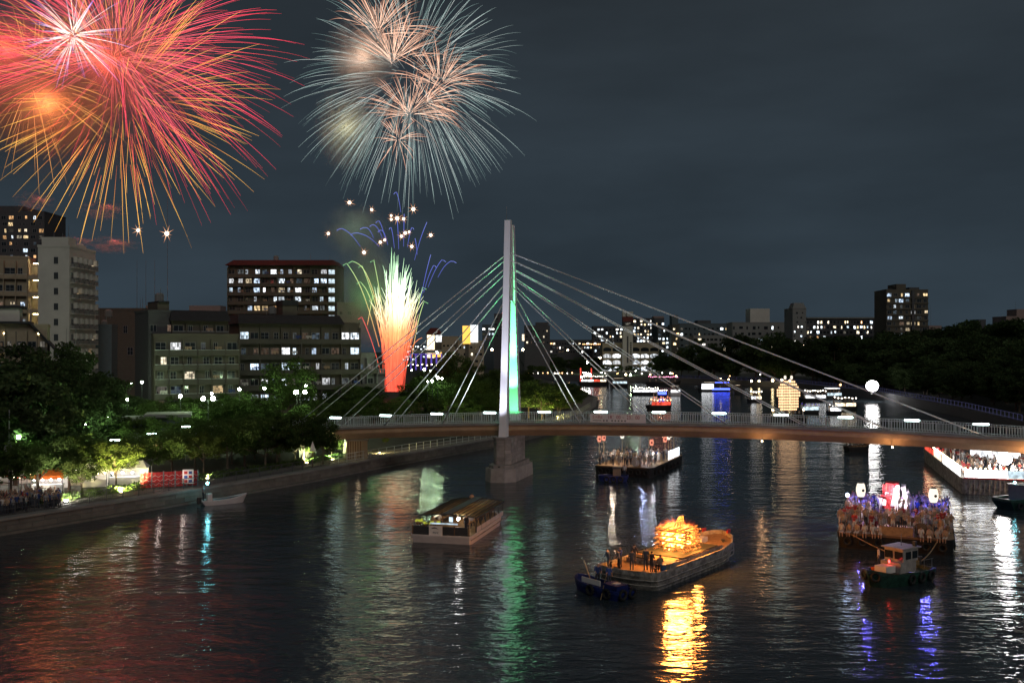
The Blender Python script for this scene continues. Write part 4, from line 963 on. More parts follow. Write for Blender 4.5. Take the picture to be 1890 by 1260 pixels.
for px, py, Y, rz in ((280,800,128,.3), (343,787,139,.3), (50,846,112,.35), (136,828,121,.35), (440,783,150,.2), (212,812,118,.3)):
    t = P(px, py, Y); o = thing('path_lamp', 'slanting white tube lamp on a post above the left path', 'street lamp', (t.x, t.y, 1.4), rz, 'white tube lamps on the approach path')
    MB().tube([(0,0,0),(0,0,t.z-1.55)], .05, 6).build('post', M['steel'], o); put('tube_lamp', tb, o, (0,0,t.z-1.4))
# signal mast at the far left
t = P(17, 828, 108); o = thing('signal_mast', 'grey signal box on a tall mast at the left edge', 'mast', (t.x, t.y, 1.4))
MB().tube([(0,0,0),(0,0,9.3)], [.09,.06], 6).build('pole', M['steel'], o); mb = MB(); mb.box(-.42,.4,-.25,.25,4.7,5.35); mb.box(-.3,.12,-.2,.2,5.35,5.8); mb.build('box', M['wall_grey'], o)

# ------------------------------------------------------------------ stalls, tent, screens, sheds on the left bank
def stall(px, py, label, w_=3.0, d_=2.4, h=2.4, roof='white_cloth', glow='panel_warm', rz=.25, group=None):
    p = G(px, py, BANK+.05); o = thing('market_stall', label, 'stall', p, rz, group)
    pm_ = MB().box(-.04,.04,-.04,.04,0,h).mesh('stall_post', M['steel'])
    for sx in (-1,1):
        for sy in (-1,1): put('post', pm_, o, (sx*w_/2, sy*d_/2, 0))
    mb = MB(); mb.v += [(-w_/2-.2,-d_/2-.2,h), (w_/2+.2,-d_/2-.2,h), (w_/2+.2,d_/2+.2,h), (-w_/2-.2,d_/2+.2,h), (-w_/2*.8,0,h+.8), (w_/2*.8,0,h+.8)]
    mb.f += [(0,1,5,4), (1,2,5), (2,3,4,5), (3,0,4)]; mb.m += [0]*4; mb.build('roof', M[roof], o)
    mb = MB(); mb.box(-w_/2-.2,w_/2+.2,-d_/2-.24,-d_/2-.2,h-.35,h+.02); mb.build('valance', M[roof], o)
    MB().box(-w_/2,w_/2,-d_/2,-d_/2+.7,0,.9).build('counter', M['white_cloth'], o)
    MB().box(-w_/2,w_/2,d_/2-.05,d_/2,0.2,h-.2).build('back_cloth', M['white_cloth' if roof != 'red_cloth' else 'red_cloth'], o)
    bl = MB().ball((0,0,0), .11, 8, 5).mesh('bulb', M['lamp_white' if glow == 'panel_white' else 'lamp_gold'])
    for i in range(4): put('bulb', bl, o, (-w_*.4+i*w_*.27, -d_/2-.1, h-.45))
    for i in range(3): put('bulb', bl, o, (-w_/3+i*w_/3, -d_/4, h-.3))
    return o
stall(92, 906, 'orange-roofed festival tent behind the waiting crowd', 3.2, 2.6, 1.9, 'orange_cloth', 'panel_white', .2)
MG = 'bright food stalls behind the left crowd'
for px, py, rf_ in ((8,892,'white_cloth'), (-10,878,'red_cloth'), (20,876,'red_cloth'), (48,880,'red_cloth'), (74,884,'white_cloth'), (36,890,'white_cloth'), (66,872,'red_cloth'), (98,876,'white_cloth'), (114,890,'red_cloth'), (8,868,'red_cloth'), (44,866,'white_cloth')):
    stall(px, py, f"food stall with a {'red' if rf_[0]=='r' else 'white'} cloth roof among the bright stalls at far left", 2.8, 2.2, 2.2, rf_, 'panel_white', rnd.uniform(.1,.4), MG+(' red' if rf_[0]=='r' else ' white'))
stall(150, 893, 'blue-white lit stall right of the orange tent', 3.0, 2.4, 2.2, 'white_cloth', 'panel_white', .2)
stall(178, 896, 'pale unroofed-looking booth with brown shutters left of lit tree', 2.6, 2.2, 2.0, 'white_cloth', 'panel_warm', .2)
stall(238, 892, 'white canvas booth behind the yellow-green lit tree', 4.0, 2.2, 1.9, 'white_cloth', 'panel_white', .2)
pA = G(258, 903, BANK+.05); pB = G(366, 897, BANK+.05)
for i in range(5):
    a = pA+(pB-pA)*(i/5+.006); b_ = pA+(pB-pA)*((i+1)/5-.006)
    o = thing('red_screen', 'red cloth screen panel with wavy white lines beside the promenade', 'screen', a, atan2(b_.y-a.y, b_.x-a.x), 'row of red cloth screens')
    L = (b_-a).length; mb = MB(); k = 12
    for j in range(k):
        y0 = .06*sin(j*1.3); y1 = .06*sin((j+1)*1.3); mb.quad((L*j/k,y0,.15), (L*(j+1)/k,y1,.15), (L*(j+1)/k,y1,1.85), (L*j/k,y0,1.85))
    mb.build('cloth', M['red_cloth'], o)
    for q in range(3):
        mb = MB(); mb.tube([(L*j/k,.06*sin(j*1.3)-.02,.5+q*.45+.10*sin(j*.9+q*2+i)) for j in range(k+1)], .02, 4); mb.build('wavy_line', M['white_cloth'], o)
    MB().box(-.03,.03,-.03,.03,0,1.95).build('post', M['steel'], o); MB().box(L-.03,L+.03,-.03,.03,0,1.95).build('post', M['steel'], o)
    if i in (1, 3): lamp('screen_lamp', o, (L/2, -1.6, 1.6), 26, (1.0,.8,.7), .1)
o = thing('notice_board', 'white notice board with blue squares at the end of the red screens', 'sign', G(347, 900, BANK+.05), .2)
MB().box(-.6,.6,-.04,.04,.5,2.1).build('board', M['pale_banner'], o); MB().box(-.5,-.45,-.03,.03,0,.5).build('leg', M['steel'], o); MB().box(.45,.5,-.03,.03,0,.5).build('leg', M['steel'], o)
for ix in range(2):
    for iz in range(3): MB().box(-.42+ix*.5,-.05+ix*.5,-.06,-.041,.62+iz*.48,.95+iz*.48).build('poster', M['coat_blue' if (ix+iz)%2 else 'red_cloth'], o)
o = thing('flat_roofed_hall', 'long low hall with pale blue roof and slatted clerestory among trees', 'building', P(180, 800, 150), R(16))
MB().box(0,12,0,6,-3,1.9).build('wall', M['wall_slate'], o); MB().box(-.3,7.2,-1,6,1.9,2.25).build('roof', M['wall_grey'], o); MB().box(6.6,13.4,-1,6,2.3,2.75).build('roof', M['wall_grey'], o)
wmh = MB().box(-.22,.22,-.03,.03,0,.7).mesh('slat_window', M['glass_dark'])
for i in range(14): put('slat_window', wmh, o, (.7+i*.82, -.02, .7))
o = thing('storage_hut', 'cream hut with lit ribbed wall beneath the left end of the footbridge', 'hut', G(640, 848, BANK+.05), R(20))
MB().box(0,3.0,0,3,0,2.6).build('wall', M['wall_cream'], o); MB().box(-.2,3.2,-.2,3.2,2.6,2.8).build('roof', M['concrete'], o)
for i in range(6): MB().box(.15+i*.35,.25+i*.35,-.08,-.002,.1,2.8).build('rib', M['wood'], o)
lamp('hut_lamp', o, (1.2, -2.0, 2.2), 18, (1.0,.75,.45), .1)
o = thing('river_marker', 'post with a pink triangular marker board beside the lit tree', 'sign', G(577, 862, BANK+.05), .2)
MB().box(-.07,.07,-.07,.07,0,2.2).build('post', M['wood'], o); mb = MB(); mb.v += [(-.42,-.05,2.2),(.42,-.05,2.2),(0,-.05,3.5),(-.42,.05,2.2),(.42,.05,2.2),(0,.05,3.5)]; mb.f += [(0,1,2),(5,4,3),(0,3,4,1),(1,4,5,2),(2,5,3,0)]; mb.m += [0]*5; mb.build('triangle_board', M['pale_banner'], o)
# hedge strip behind the fence
hl = resample(along(LEFT[3:8], 5.2), 3.0); r = random.Random(4); v = []; f = []
for (p, d) in hl:
    for k in range(260):
        q = Vector((p[0]+d.x*r.uniform(0,3)-d.y*r.uniform(-.6,.6), p[1]+d.y*r.uniform(0,3)+d.x*r.uniform(-.6,.6), BANK+r.uniform(.02,.75)))
        n = Vector((r.gauss(0,1), r.gauss(0,1), r.gauss(0,1))).normalized(); a = n.orthogonal().normalized(); b_ = n.cross(a); s = r.uniform(.10,.2); z = len(v)
        v += [tuple(q-a*s), tuple(q+b_*s*.6), tuple(q+a*s), tuple(q-b_*s*.6)]; f.append((z,z+1,z+2,z+3))
me = bpy.data.meshes.new('hedge'); me.from_pydata(v, [], f); me.materials.append(M['leaf'])
tag(put('hedge', me), 'clipped low hedge behind the left promenade', None, None, 'stuff')
# balloon light on a mast, right bank
def balloon(p, zb, r_, label, name='balloon_light', em='balloon'):
    o = thing(name, label, 'floodlight', (p.x, p.y, zb)); h = p.z-zb
    MB().tube([(0,0,0),(0,0,h-r_*.9)], [.12,.07], 8).build('mast', M['steel'], o)
    mb = MB(); mb.ball((0,0,h), r_, 16, 10, sz=.9); mb.build('balloon', M[em], o, smooth=True)
    for a in range(3): MB().tube([(0,0,h*.45), (cos(a*2.1)*1.4, sin(a*2.1)*1.4, 0)], .04, 5).build('stay', M['steel'], o)
    return o
balloon(P(1610, 712, 318), 2.4, 1.9, 'dazzling white balloon light on a mast beside the far promenade')

# ------------------------------------------------------------------ people
def body_mesh(pose):
    """one continuous figure, 1.7 m, grown with a Skin modifier round a jointed skeleton; returns verts, faces, kind per face"""
    sit = pose == 'sit'; hz = .92
    J = {'pel': ((0,0,hz), .135), 'spi': ((0,.01,hz+.22), .125), 'che': ((0,0,hz+.43), .145), 'nec': ((0,-.01,hz+.575), .055), 'hea': ((0,-.02,hz+.66), .085), 'top': ((0,-.01,hz+.76), .078)}
    lean = {'lean': .25, 'bow': .4}.get(pose, 0)
    E_ = [('pel','spi','coat'), ('spi','che','coat'), ('che','nec','skin'), ('nec','hea','skin'), ('hea','top','hair')]
    for s, n in ((-1,'l'), (1,'r')):
        J['sh'+n] = ((s*.17,0,hz+.47), .075)
        arms = {'stand': ((s*.23,.02,hz+.22), (s*.24,-.04,hz-.02), (s*.235,-.07,hz-.12)),
                'fold': ((s*.22,-.05,hz+.22), (s*.08,-.22,hz+.22), (s*.02,-.24,hz+.25)),
                'up': ((s*.30,-.05,hz+.62), (s*.26,-.10,hz+.86), (s*.25,-.12,hz+.96)),
                'point': ((s*.22,-.20,hz+.36), (s*.20,-.42,hz+.45), (s*.19,-.52,hz+.48)),
                'lean': ((s*.22,-.14,hz+.22), (s*.18,-.30,hz+.08), (s*.17,-.36,hz+.03)),
                'walk': ((s*.23,s*.12,hz+.24), (s*.24,s*.16-.06,hz+.02), (s*.235,s*.16-.1,hz-.07)),
                'sit': ((s*.23,-.06,hz+.22), (s*.17,-.24,hz+.10), (s*.14,-.31,hz+.09))}[pose]
        J['el'+n] = (arms[0], .05); J['wr'+n] = (arms[1], .034); J['ha'+n] = (arms[2], .04)
        J['hi'+n] = ((s*.09,0,hz-.06), .10)
        if sit: kn, an, to = (s*.11,-.42,hz-.05), (s*.11,-.44,hz-.46), (s*.11,-.58,hz-.51)
        elif pose == 'walk': kn, an, to = (s*.09,-s*.14-.03,.50), (s*.09,-s*.18+.05,.09), (s*.09,-s*.18-.11,.035)
        else: kn, an, to = (s*.10,-.02,.50), (s*.105,.03,.09), (s*.12,-.13,.035)
        J['kn'+n] = (kn, .066); J['an'+n] = (an, .045); J['to'+n] = (to, .04)
        E_ += [('che','sh'+n,'coat'), ('sh'+n,'el'+n,'coat'), ('el'+n,'wr'+n,'fore'), ('wr'+n,'ha'+n,'skin'), ('pel','hi'+n,'legs'), ('hi'+n,'kn'+n,'legs'), ('kn'+n,'an'+n,'shin'), ('an'+n,'to'+n,'foot')]
    if lean:
        for k in list(J):
            (x, y, z), r_ = J[k]
            if z > hz and not k.startswith('hi'): J[k] = ((x, y-(z-hz)*lean, z-(z-hz)*lean*.25), r_)
    if sit:
        for k in list(J): (x, y, z), r_ = J[k]; J[k] = ((x, y, z-hz+.12), r_)
    keys = list(J); me = bpy.data.meshes.new('body'); me.from_pydata([J[k][0] for k in keys], [(keys.index(a), keys.index(b)) for a, b, c in E_], [])
    ob = bpy.data.objects.new('body', me); C.objects.link(ob)
    sk = ob.modifiers.new('skin', 'SKIN'); sk.use_smooth_shade = True
    for i, k in enumerate(keys):
        d = me.skin_vertices[0].data[i]; d.radius = (J[k][1], J[k][1]*(.78 if k in ('pel','spi','che') else 1.0)); d.use_root = (k == 'pel')
    ss = ob.modifiers.new('sub', 'SUBSURF'); ss.levels = 1; ss.render_levels = 1
    dg = bpy.context.evaluated_depsgraph_get(); ev = ob.evaluated_get(dg); m2 = bpy.data.meshes.new_from_object(ev)
    vs = [tuple(v.co) for v in m2.vertices]; fs = [tuple(p.vertices) for p in m2.polygons]; kinds = []
    segs = [(Vector(J[a][0]), Vector(J[b][0]), c, max(J[a][1], J[b][1])) for a, b, c in E_]
    for p in m2.polygons:
        q = p.center; best = None
        for a, b, c, rr in segs:
            d = b-a; t = max(0, min(1, (q-a).dot(d)/max(d.length_squared, 1e-9))); dist = (q-(a+d*t)).length-rr
            if best is None or dist < best[0]: best = (dist, c, t)
        c = best[1]
        if c == 'hair' or (c == 'skin' and q.z > J['hea'][0][2]-.02 and q.y > J['hea'][0][1]+.0): c = 'hair' if q.y > J['hea'][0][1]-.055 or q.z > J['top'][0][2]+.01 else 'skin'
        kinds.append(c)
    bpy.data.objects.remove(ob); bpy.data.meshes.remove(me); bpy.data.meshes.remove(m2)
    return vs, fs, kinds
BODY = {p: body_mesh(p) for p in ('stand', 'fold', 'up', 'point', 'lean', 'walk', 'sit')}
OUTFIT = {'festival': ('coat_white', 'coat_white', True, True), 'festival_warm': ('coat_tan', 'coat_white', True, True), 'blue': ('coat_blue', 'trousers', True, False), 'dark': ('coat_dark', 'trousers', False, False),
          'shirt': ('coat_white', 'trousers', True, False), 'grey': ('coat_grey', 'trousers', True, False), 'red': ('coat_red', 'coat_white', True, True), 'overall': ('overall', 'overall', False, False), 'tan': ('coat_tan', 'trousers', True, False)}
PM = {}
def person_mesh(pose, outfit):
    k = (pose, outfit)
    if k not in PM:
        vs, fs, kd = BODY[pose]; co, le, bare_arm, bare_leg = OUTFIT[outfit]
        me = bpy.data.meshes.new('person'); me.from_pydata(vs, [], fs)
        for n in (co, le, 'skin', 'hair'): me.materials.append(M[n])
        ix = {'coat': 0, 'legs': 1, 'skin': 2, 'hair': 3, 'fore': 2 if bare_arm else 0, 'shin': 2 if bare_leg else 1, 'foot': 3}
        me.polygons.foreach_set('material_index', [ix[c] for c in kd]); me.polygons.foreach_set('use_smooth', [True]*len(fs)); me.update(); PM[k] = me
    return PM[k]
def person(loc, face, pose, outfit, label, group=None, s=None):
    """face: direction the figure looks at, in radians (0 = +x)"""
    o = put('person', person_mesh(pose, outfit), None, loc, face+pi/2, scale=s or rnd.uniform(.93,1.04)); tag(o, label, 'person', group); return o
def local(o, x, y, z):
    a = o.rotation_euler.z; L = o.location
    return Vector((L.x+cos(a)*x-sin(a)*y, L.y+sin(a)*x+cos(a)*y, L.z+z))

# ------------------------------------------------------------------ boats
def hull(o, pts, h, mat, sheer=None, keel=.86, bul=.0, bmat=None, deck='plank', draft=.5, name='hull'):
    """pts: outline at deck level, counter-clockwise; sheer(x,y) adds height"""
    n = len(pts); zz = [h+(sheer(x,y) if sheer else 0) for x, y in pts]
    cx = sum(p[0] for p in pts)/n; cy2 = sum(p[1] for p in pts)/n
    mb = MB(); mb.prism(pts, -draft, zz, 0, 1, keel, cx, cy2); mb.build(name, [M[mat], M[deck]], o)
    if bul:
        mb = MB(); inn = [(cx+(x-cx)*(1-.11/max(.5,abs(x-cx)))if abs(x-cx)>.2 else x, cy2+(y-cy2)*(1-.11/max(.5,abs(y-cy2))) if abs(y-cy2)>.2 else y) for x, y in pts]
        for i in range(n):
            j = (i+1) % n; a, b = pts[i], pts[j]; c, d = inn[j], inn[i]; k = len(mb.v)
            mb.v += [(*a,zz[i]+.003), (*b,zz[j]+.003), (*c,zz[j]+.003), (*d,zz[i]+.003), (*a,zz[i]+bul), (*b,zz[j]+bul), (*c,zz[j]+bul), (*d,zz[i]+bul)]
            for q in ((4,5,6,7), (0,1,5,4), (2,3,7,6)): mb.f.append(tuple(k+t for t in q)); mb.m.append(0)
        mb.build('bulwark', M[bmat or mat], o)
    return zz
def rrect(L, W, rc=.6, n=4):
    out = []
    for cx, cy2, a0 in ((L-rc,-W/2+rc,-pi/2), (L-rc,W/2-rc,0), (rc,W/2-rc,pi/2), (rc,-W/2+rc,pi)):
        for i in range(n+1): t = a0+pi/2*i/n; out.append((cx+rc*cos(t), cy2+rc*sin(t)))
    return out
def boatline(L, W, bow=.35, stern=.8, n=8):      # pointed bow at +L
    up = []
    for i in range(n+1):
        t = i/n; x = L*(1-bow)+L*bow*t; up.append((x, W/2*sqrt(max(0,1-t**2.2))))
    right = [(0,-W/2*stern), (L*.12,-W/2*.95), (L*.3,-W/2)] + [(x,-y) for x, y in up[:-1]]
    left = [(L, 0)] + [(x, y) for x, y in up[::-1][1:]] + [(L*.3,W/2), (L*.12,W/2*.95), (0,W/2*stern)]
    return right + left
tyre = MB()
for i in range(12):
    a, b_ = 2*pi*i/12, 2*pi*(i+1)/12
    tyre.tube([(.30*cos(a),0,.30*sin(a)), (.30*cos(b_),0,.30*sin(b_))], .11, 6, cap=False)
tyre = tyre.mesh('tyre', M['rubber'])
def tyres(o, pts):
    for x, y, z, rz in pts: put('tyre_fender', tyre, o, (x, y, z), rz)
def lantern_mesh(mat, h=.9, r_=.30):
    mb = MB(); pr = [(r_*.55,0)]
    for i in range(9): t = i/8; pr.append((r_*(.72+.28*sin(pi*t))*(1.0 if i % 2 else .965), .05*h+.9*h*t))
    pr.append((r_*.55,h)); mb.lathe(pr, 12, (0,0,0), 0)
    mb.lathe([(r_*.5,-.05),(r_*.6,-.05),(r_*.6,.02),(r_*.5,.02)], 10, (0,0,0), 1); mb.lathe([(r_*.5,h-.02),(r_*.6,h-.02),(r_*.6,h+.06),(r_*.5,h+.06)], 10, (0,0,0), 1)
    return mb.mesh('lantern_body', [M[mat], M['black']], smooth=True)
LM = {k: lantern_mesh(k) for k in ('paper_lantern_white', 'paper_lantern', 'paper_lantern_red')}
LBIG = lantern_mesh('paper_lantern_white', 1.25, .42)
def pole_lantern(p, h, kind, label, group=None, mesh=None, mark=True):
    o = thing('pole_lantern', label, 'lantern', p, rnd.uniform(-.2,.2), group)
    MB().tube([(0,0,0),(0,0,h)], [.04,.03], 6).build('pole', M['bamboo'], o)
    b_ = put('lantern_body', mesh or LM[kind], o, (0,0,h))
    if mark:
        rr = .42 if mesh else .30; hh = 1.25 if mesh else .9
        mb = MB(); mb.lathe([(.02,-.005),(.13,-.005),(.13,.005),(.02,.005)], 10); q = mb.build('crest', M['red_ink' if kind == 'paper_lantern_red' else 'black'], b_); q.location = (0, -rr*1.0, hh*.5); q.rotation_euler = (R(90),0,0)
    return o

# ---- fire barge
FBR = R(53); fb = thing('fire_barge', 'weathered grey barge carrying a burning pile of logs', 'barge', (8.2, 72.3, 0), FBR)
L, W = 16.2, 5.0
pts = [(0.0,-2.1), (.35,-2.45), (1.5,-2.5), (11.0,-2.5), (13.6,-2.2), (15.2,-1.5), (16.0,-.6), (16.2,0), (16.0,.6), (15.2,1.5), (13.6,2.2), (11.0,2.5), (1.5,2.5), (.35,2.45), (0.0,2.1), (-.35,1.1), (-.45,0), (-.35,-1.1)]
sh = lambda x, y: .55*max(0,(x-10)/6.2)**2 + .12*max(0,(1.5-x)/2)
zz = hull(fb, pts, .98, 'old_hull', sh, .90, .34, 'old_hull')
mb = MB()
for z in (.35, .72):
    n = len(pts); mb.tube([(x*1.006, y*1.012, z+(sh(x,y)*.8)) for x, y in pts+[pts[0]]], .055, 5)
tag(mb.build('rubbing_strake', M['old_hull'], fb), None, None, None, 'stuff')
pl = MB().box(-.5,.5,-.095,.095,0,.06).mesh('deck_plank', M['plank'])
mb = MB(); mb.box(3.6,12.2,-2.0,2.0,.98,1.42); mb.build('hatch_coaming', M['old_hull'], fb)
for i in range(18): put('deck_plank', pl, fb, (8.9, -1.9+i*.2235, 1.425), scale=(6.2,1,1))
MB().box(5.1,11.3,-1.95,1.95,1.49,1.56).build('sand_bed', M['ground'], fb)
for x0, x1, y0, y1, mt in ((3.7,4.6,-1.8,.0,'plank'), (3.7,4.6,.15,1.8,'black'), (4.65,5.05,-1.8,1.8,'plank')): MB().box(x0,x1,y0,y1,1.42,1.50).build('hatch_board', M[mt], fb)
for x, y, mt in ((13.2,.5,'white_cloth'), (2.9,-2.0,'old_hull')):
    MB().box(x-.55,x+.55,y-.4,y+.4,1.0,1.65).build('deck_locker', M[mt], fb)
for y in (-1.9, 1.9):
    for x in (1.1, 14.0): MB().lathe([(.02,0),(.13,0),(.1,.4),(.17,.45),(.17,.52),(.02,.53)], 8, (x, y*(.6 if x > 10 else 1), 1.0)).build('bollard', M['dark_metal'], fb)
for x, y in ((14.2,1.75), (15.3,1.2), (15.6,-.9)): MB().box(x-.3,x+.3,y-.06,y+.06,1.35+sh(x,y),1.62+sh(x,y)).build('red_marker', M['red_cloth'], fb)
mb = MB(); mb.lathe([(.02,0),(.2,0),(.24,.62),(.02,.63)], 10); bk = mb.build('bucket', M['blue_plastic']); bk.location = local(fb, 2.0, -2.05, 1.05); tag(bk, 'blue plastic bucket on the near corner of the fire barge', 'bucket')
# the burning pile
fire = thing('bonfire', 'blazing crib of stacked logs on the barge', 'bonfire', local(fb, 7.9, -.1, 1.57), FBR)
r = random.Random(3)
lgm = [MB().tube([(-1.65,0,0),(-.8,.02,.01),(.7,-.02,0),(1.65,0,0)], [.10,.115,.11,.10], 7).mesh('log', M['wood']) for _ in range(1)]
def char_mat():
    m = pmat('charred_log', (.05,.025,.015), .9); n = m.node_tree.nodes; l = m.node_tree.links; p = n['Principled BSDF']
    t = n.new('ShaderNodeTexCoord'); z = n.new('ShaderNodeTexNoise'); z.inputs['Scale'].default_value = 3.0; l.new(t.outputs['Object'], z.inputs['Vector'])
    q = n.new('ShaderNodeMapRange'); q.inputs['From Min'].default_value = .46; q.inputs['From Max'].default_value = .72; q.inputs['To Min'].default_value = .05; q.inputs['To Max'].default_value = 1.6; l.new(z.outputs[0], q.inputs['Value'])
    p.inputs['Emission Color'].default_value = (1,.30,.05,1); l.new(q.outputs[0], p.inputs['Emission Strength']); return m
lg = MB().tube([(-1.55,0,0),(-.8,.02,.01),(.7,-.02,0),(1.55,0,0)], [.07,.085,.08,.07], 7).mesh('log', char_mat())
for k in range(9):
    for j in range(4):
        w_ = 1.3*(1-.02*k); off = -w_+2*w_*j/3+r.uniform(-.08,.08)
        if k % 2: put('log', lg, fire, (off, r.uniform(-.1,.1), .12+k*.205), pi/2+r.uniform(-.06,.06), scale=(.9,1,1))
        else: put('log', lg, fire, (r.uniform(-.1,.1), off, .12+k*.205), r.uniform(-.06,.06), scale=(.95,1,1))
for k in range(4):
    o_ = put('log', lg, fire, (.0+.2*k-.2, -.1*k, 2.05), scale=(.35,.8,.8)); o_.rotation_euler = (0, R(-62-8*k), R(30*k-40))
def flame_mesh(seed, h, w_):
    q = random.Random(seed); mb = MB(); mb.c = []; k = 8; ptsf = []; rad = []; cols = []
    a = q.uniform(0,6.28); sw = q.uniform(.05,.25)
    for i in range(k+1):
        t = i/k; ptsf.append((cos(a+t*3)*sw*t*h*.5, sin(a+t*3)*sw*t*h*.5, h*t)); rad.append(max(.004, w_*(.55+1.1*t if t < .3 else .88*(1-t)**.75*1.28)))
        u = t; cols.append((20*(1-u)+3.4*u, 9.0*(1-u)**1.5+.55, 2.4*(1-u)**2.8+.02))
    mb.tube(ptsf, rad, 7, 0, cols); return mb.mesh('flame', M['flame'], smooth=True)
FM = [flame_mesh(i, .46+.09*(i % 4), .13+.02*(i % 3)) for i in range(8)]
for i in range(70):
    a = r.uniform(0,6.28); rad_ = .95*sqrt(r.random()); z = r.uniform(0,1.25)
    if r.random() < .2: rad_ = r.uniform(.9,1.2)
    put('flame', FM[i % 8], fire, (cos(a)*rad_*1.12, sin(a)*rad_, z), r.uniform(0,6.28), scale=r.uniform(.7,1.15))
def fire_volume():
    m = bpy.data.materials.new('fire_gas'); m.use_nodes = True; n = m.node_tree.nodes; l = m.node_tree.links; n.clear()
    t = n.new('ShaderNodeTexCoord'); mp_ = n.new('ShaderNodeMapping'); mp_.inputs['Scale'].default_value = (2.2,2.2,1.5); l.new(t.outputs['Object'], mp_.inputs[0])
    z = n.new('ShaderNodeTexNoise'); z.inputs['Scale'].default_value = 1.4; z.inputs['Detail'].default_value = 3; z.inputs['Distortion'].default_value = .8; l.new(mp_.outputs[0], z.inputs['Vector'])
    ln = n.new('ShaderNodeVectorMath'); ln.operation = 'LENGTH'; l.new(t.outputs['Object'], ln.inputs[0])
    f_ = n.new('ShaderNodeMapRange'); f_.interpolation_type = 'SMOOTHSTEP'; f_.inputs['From Min'].default_value = 1.0; f_.inputs['From Max'].default_value = .35; l.new(ln.outputs['Value'], f_.inputs['Value'])
    ad_ = n.new('ShaderNodeMath'); ad_.operation = 'MULTIPLY_ADD'; ad_.inputs[1].default_value = 3.2; ad_.inputs[2].default_value = -2.05; l.new(z.outputs[0], ad_.inputs[0])
    a2 = n.new('ShaderNodeMath'); a2.operation = 'ADD'; l.new(ad_.outputs[0], a2.inputs[0]); l.new(f_.outputs[0], a2.inputs[1])
    cl_ = n.new('ShaderNodeMath'); cl_.operation = 'MULTIPLY'; cl_.use_clamp = True; l.new(a2.outputs[0], cl_.inputs[0]); l.new(f_.outputs[0], cl_.inputs[1])
    cr_ = n.new('ShaderNodeValToRGB'); e_ = cr_.color_ramp.elements; e_[0].position = 0; e_[0].color = (1,.10,.01,1); e_[1].position = .9; e_[1].color = (1,.42,.09,1); l.new(cl_.outputs[0], cr_.inputs[0])
    ms = n.new('ShaderNodeMath'); ms.operation = 'MULTIPLY'; ms.inputs[1].default_value = 10.0; l.new(cl_.outputs[0], ms.inputs[0])
    em = n.new('ShaderNodeEmission'); l.new(cr_.outputs[0], em.inputs['Color']); l.new(ms.outputs[0], em.inputs['Strength']); o_ = n.new('ShaderNodeOutputMaterial'); l.new(em.outputs[0], o_.inputs['Volume']); return m
mb = MB(); mb.ball((0,0,0), 1.0, 16, 10); fg = mb.build('flame_glow', fire_volume(), fire, (0,0,1.05)); fg.scale = (2.3,2.2,1.75)
lamp('fire_light', fire, (-.2,-.3,2.75), 4600, (1.0,.33,.06), .9); lamp('fire_light', fire, (-1.9,-.4,.9), 600, (1.0,.33,.06), .3); lamp('fire_light', fire, (.2,-1.75,.8), 600, (1.0,.33,.06), .3)
crew = [(.55,1.7,1.6,'lean','overall','boatman in dark blue leaning on the corner of the fire barge'), (.45,.75,2.6,'lean','grey','boatman in grey bending over the end rail of the fire barge'), (1.25,.15,.3,'stand','overall','boatman in overalls with his back turned, left of the standing pair'),
        (1.9,-.65,.9,'stand','overall','taller boatman in overalls watching the bonfire'), (1.55,-1.35,-.3,'fold','dark','boatman in dark clothes with folded arms watching the bonfire'), (2.1,-1.75,1.0,'sit','tan','boatman in tan sitting at the near side of the fire barge'), (1.6,1.35,2.9,'point','blue','boatman in a blue coat on the fire barge end deck'), (2.9,.9,.4,'walk','dark','dark-dressed boatman near the hatch of the fire barge')]
for x, y, f_, po, ou, lb in crew: person(local(fb, x, y, 1.0 if po != 'sit' else 1.42), FBR+f_, po, ou, lb)
# ---- blue workboat beside it
a = G(1158, 1108); b_ = G(1052, 1078); hd = atan2(b_.y-a.y, b_.x-a.x)
bb = thing('blue_workboat', 'small blue workboat with tyre fenders pushing the fire barge', 'boat', a, hd)
hull(bb, boatline(5.2, 2.0, .45, .85), .46, 'blue_hull', lambda x, y: .35*max(0,(x-2.5)/3)**2, .8, .22, 'blue_hull', 'blue_hull')
MB().box(.5,1.9,-.55,.55,.46,.95).build('engine_box', M['blue_hull'], bb); MB().box(2.0,3.9,.65,.72,.72,1.08).build('name_board', M['white_cloth'], bb)
MB().box(.9,1.3,-.25,.25,.95,1.02).build('white_case', M['white_cloth'], bb)
tyres(bb, [(.0,-.5,.45,pi/2), (-.02,.45,.45,pi/2), (1.0,1.05,.42,0), (1.0,-1.05,.42,0), (2.6,1.12,.42,0)])
mb = MB(); mb.tube([(1.0,1.6,.1),(3.2,-1.4,2.1)], .025, 5); mb.build('boat_pole', M['bamboo'], bb); mb = MB(); mb.tube([(3.4,.3,.8),(3.9,.5,2.2)], .03, 5); mb.build('boat_pole', M['bamboo'], bb)
person(local(bb, 2.9, .1, .46), hd+2.6, 'lean', 'blue', 'crewman in a blue shirt bending amidships in the blue workboat'); person(local(bb, 2.2, -.35, .46), hd+2.9, 'stand', 'blue', 'crewman in a blue shirt standing at the engine of the blue workboat')

def glassy(name):
    m = pmat(name, (.55,.42,.22), .12); n = m.node_tree.nodes; l = m.node_tree.links      # frosted amber glazing
    tr = n.new('ShaderNodeBsdfTranslucent'); tr.inputs[0].default_value = (.75,.52,.24,1); mi = n.new('ShaderNodeMixShader'); mi.inputs[0].default_value = .75
    l.new(n['Principled BSDF'].outputs[0], mi.inputs[1]); l.new(tr.outputs[0], mi.inputs[2]); l.new(mi.outputs[0], n['Material Output'].inputs['Surface']); return m
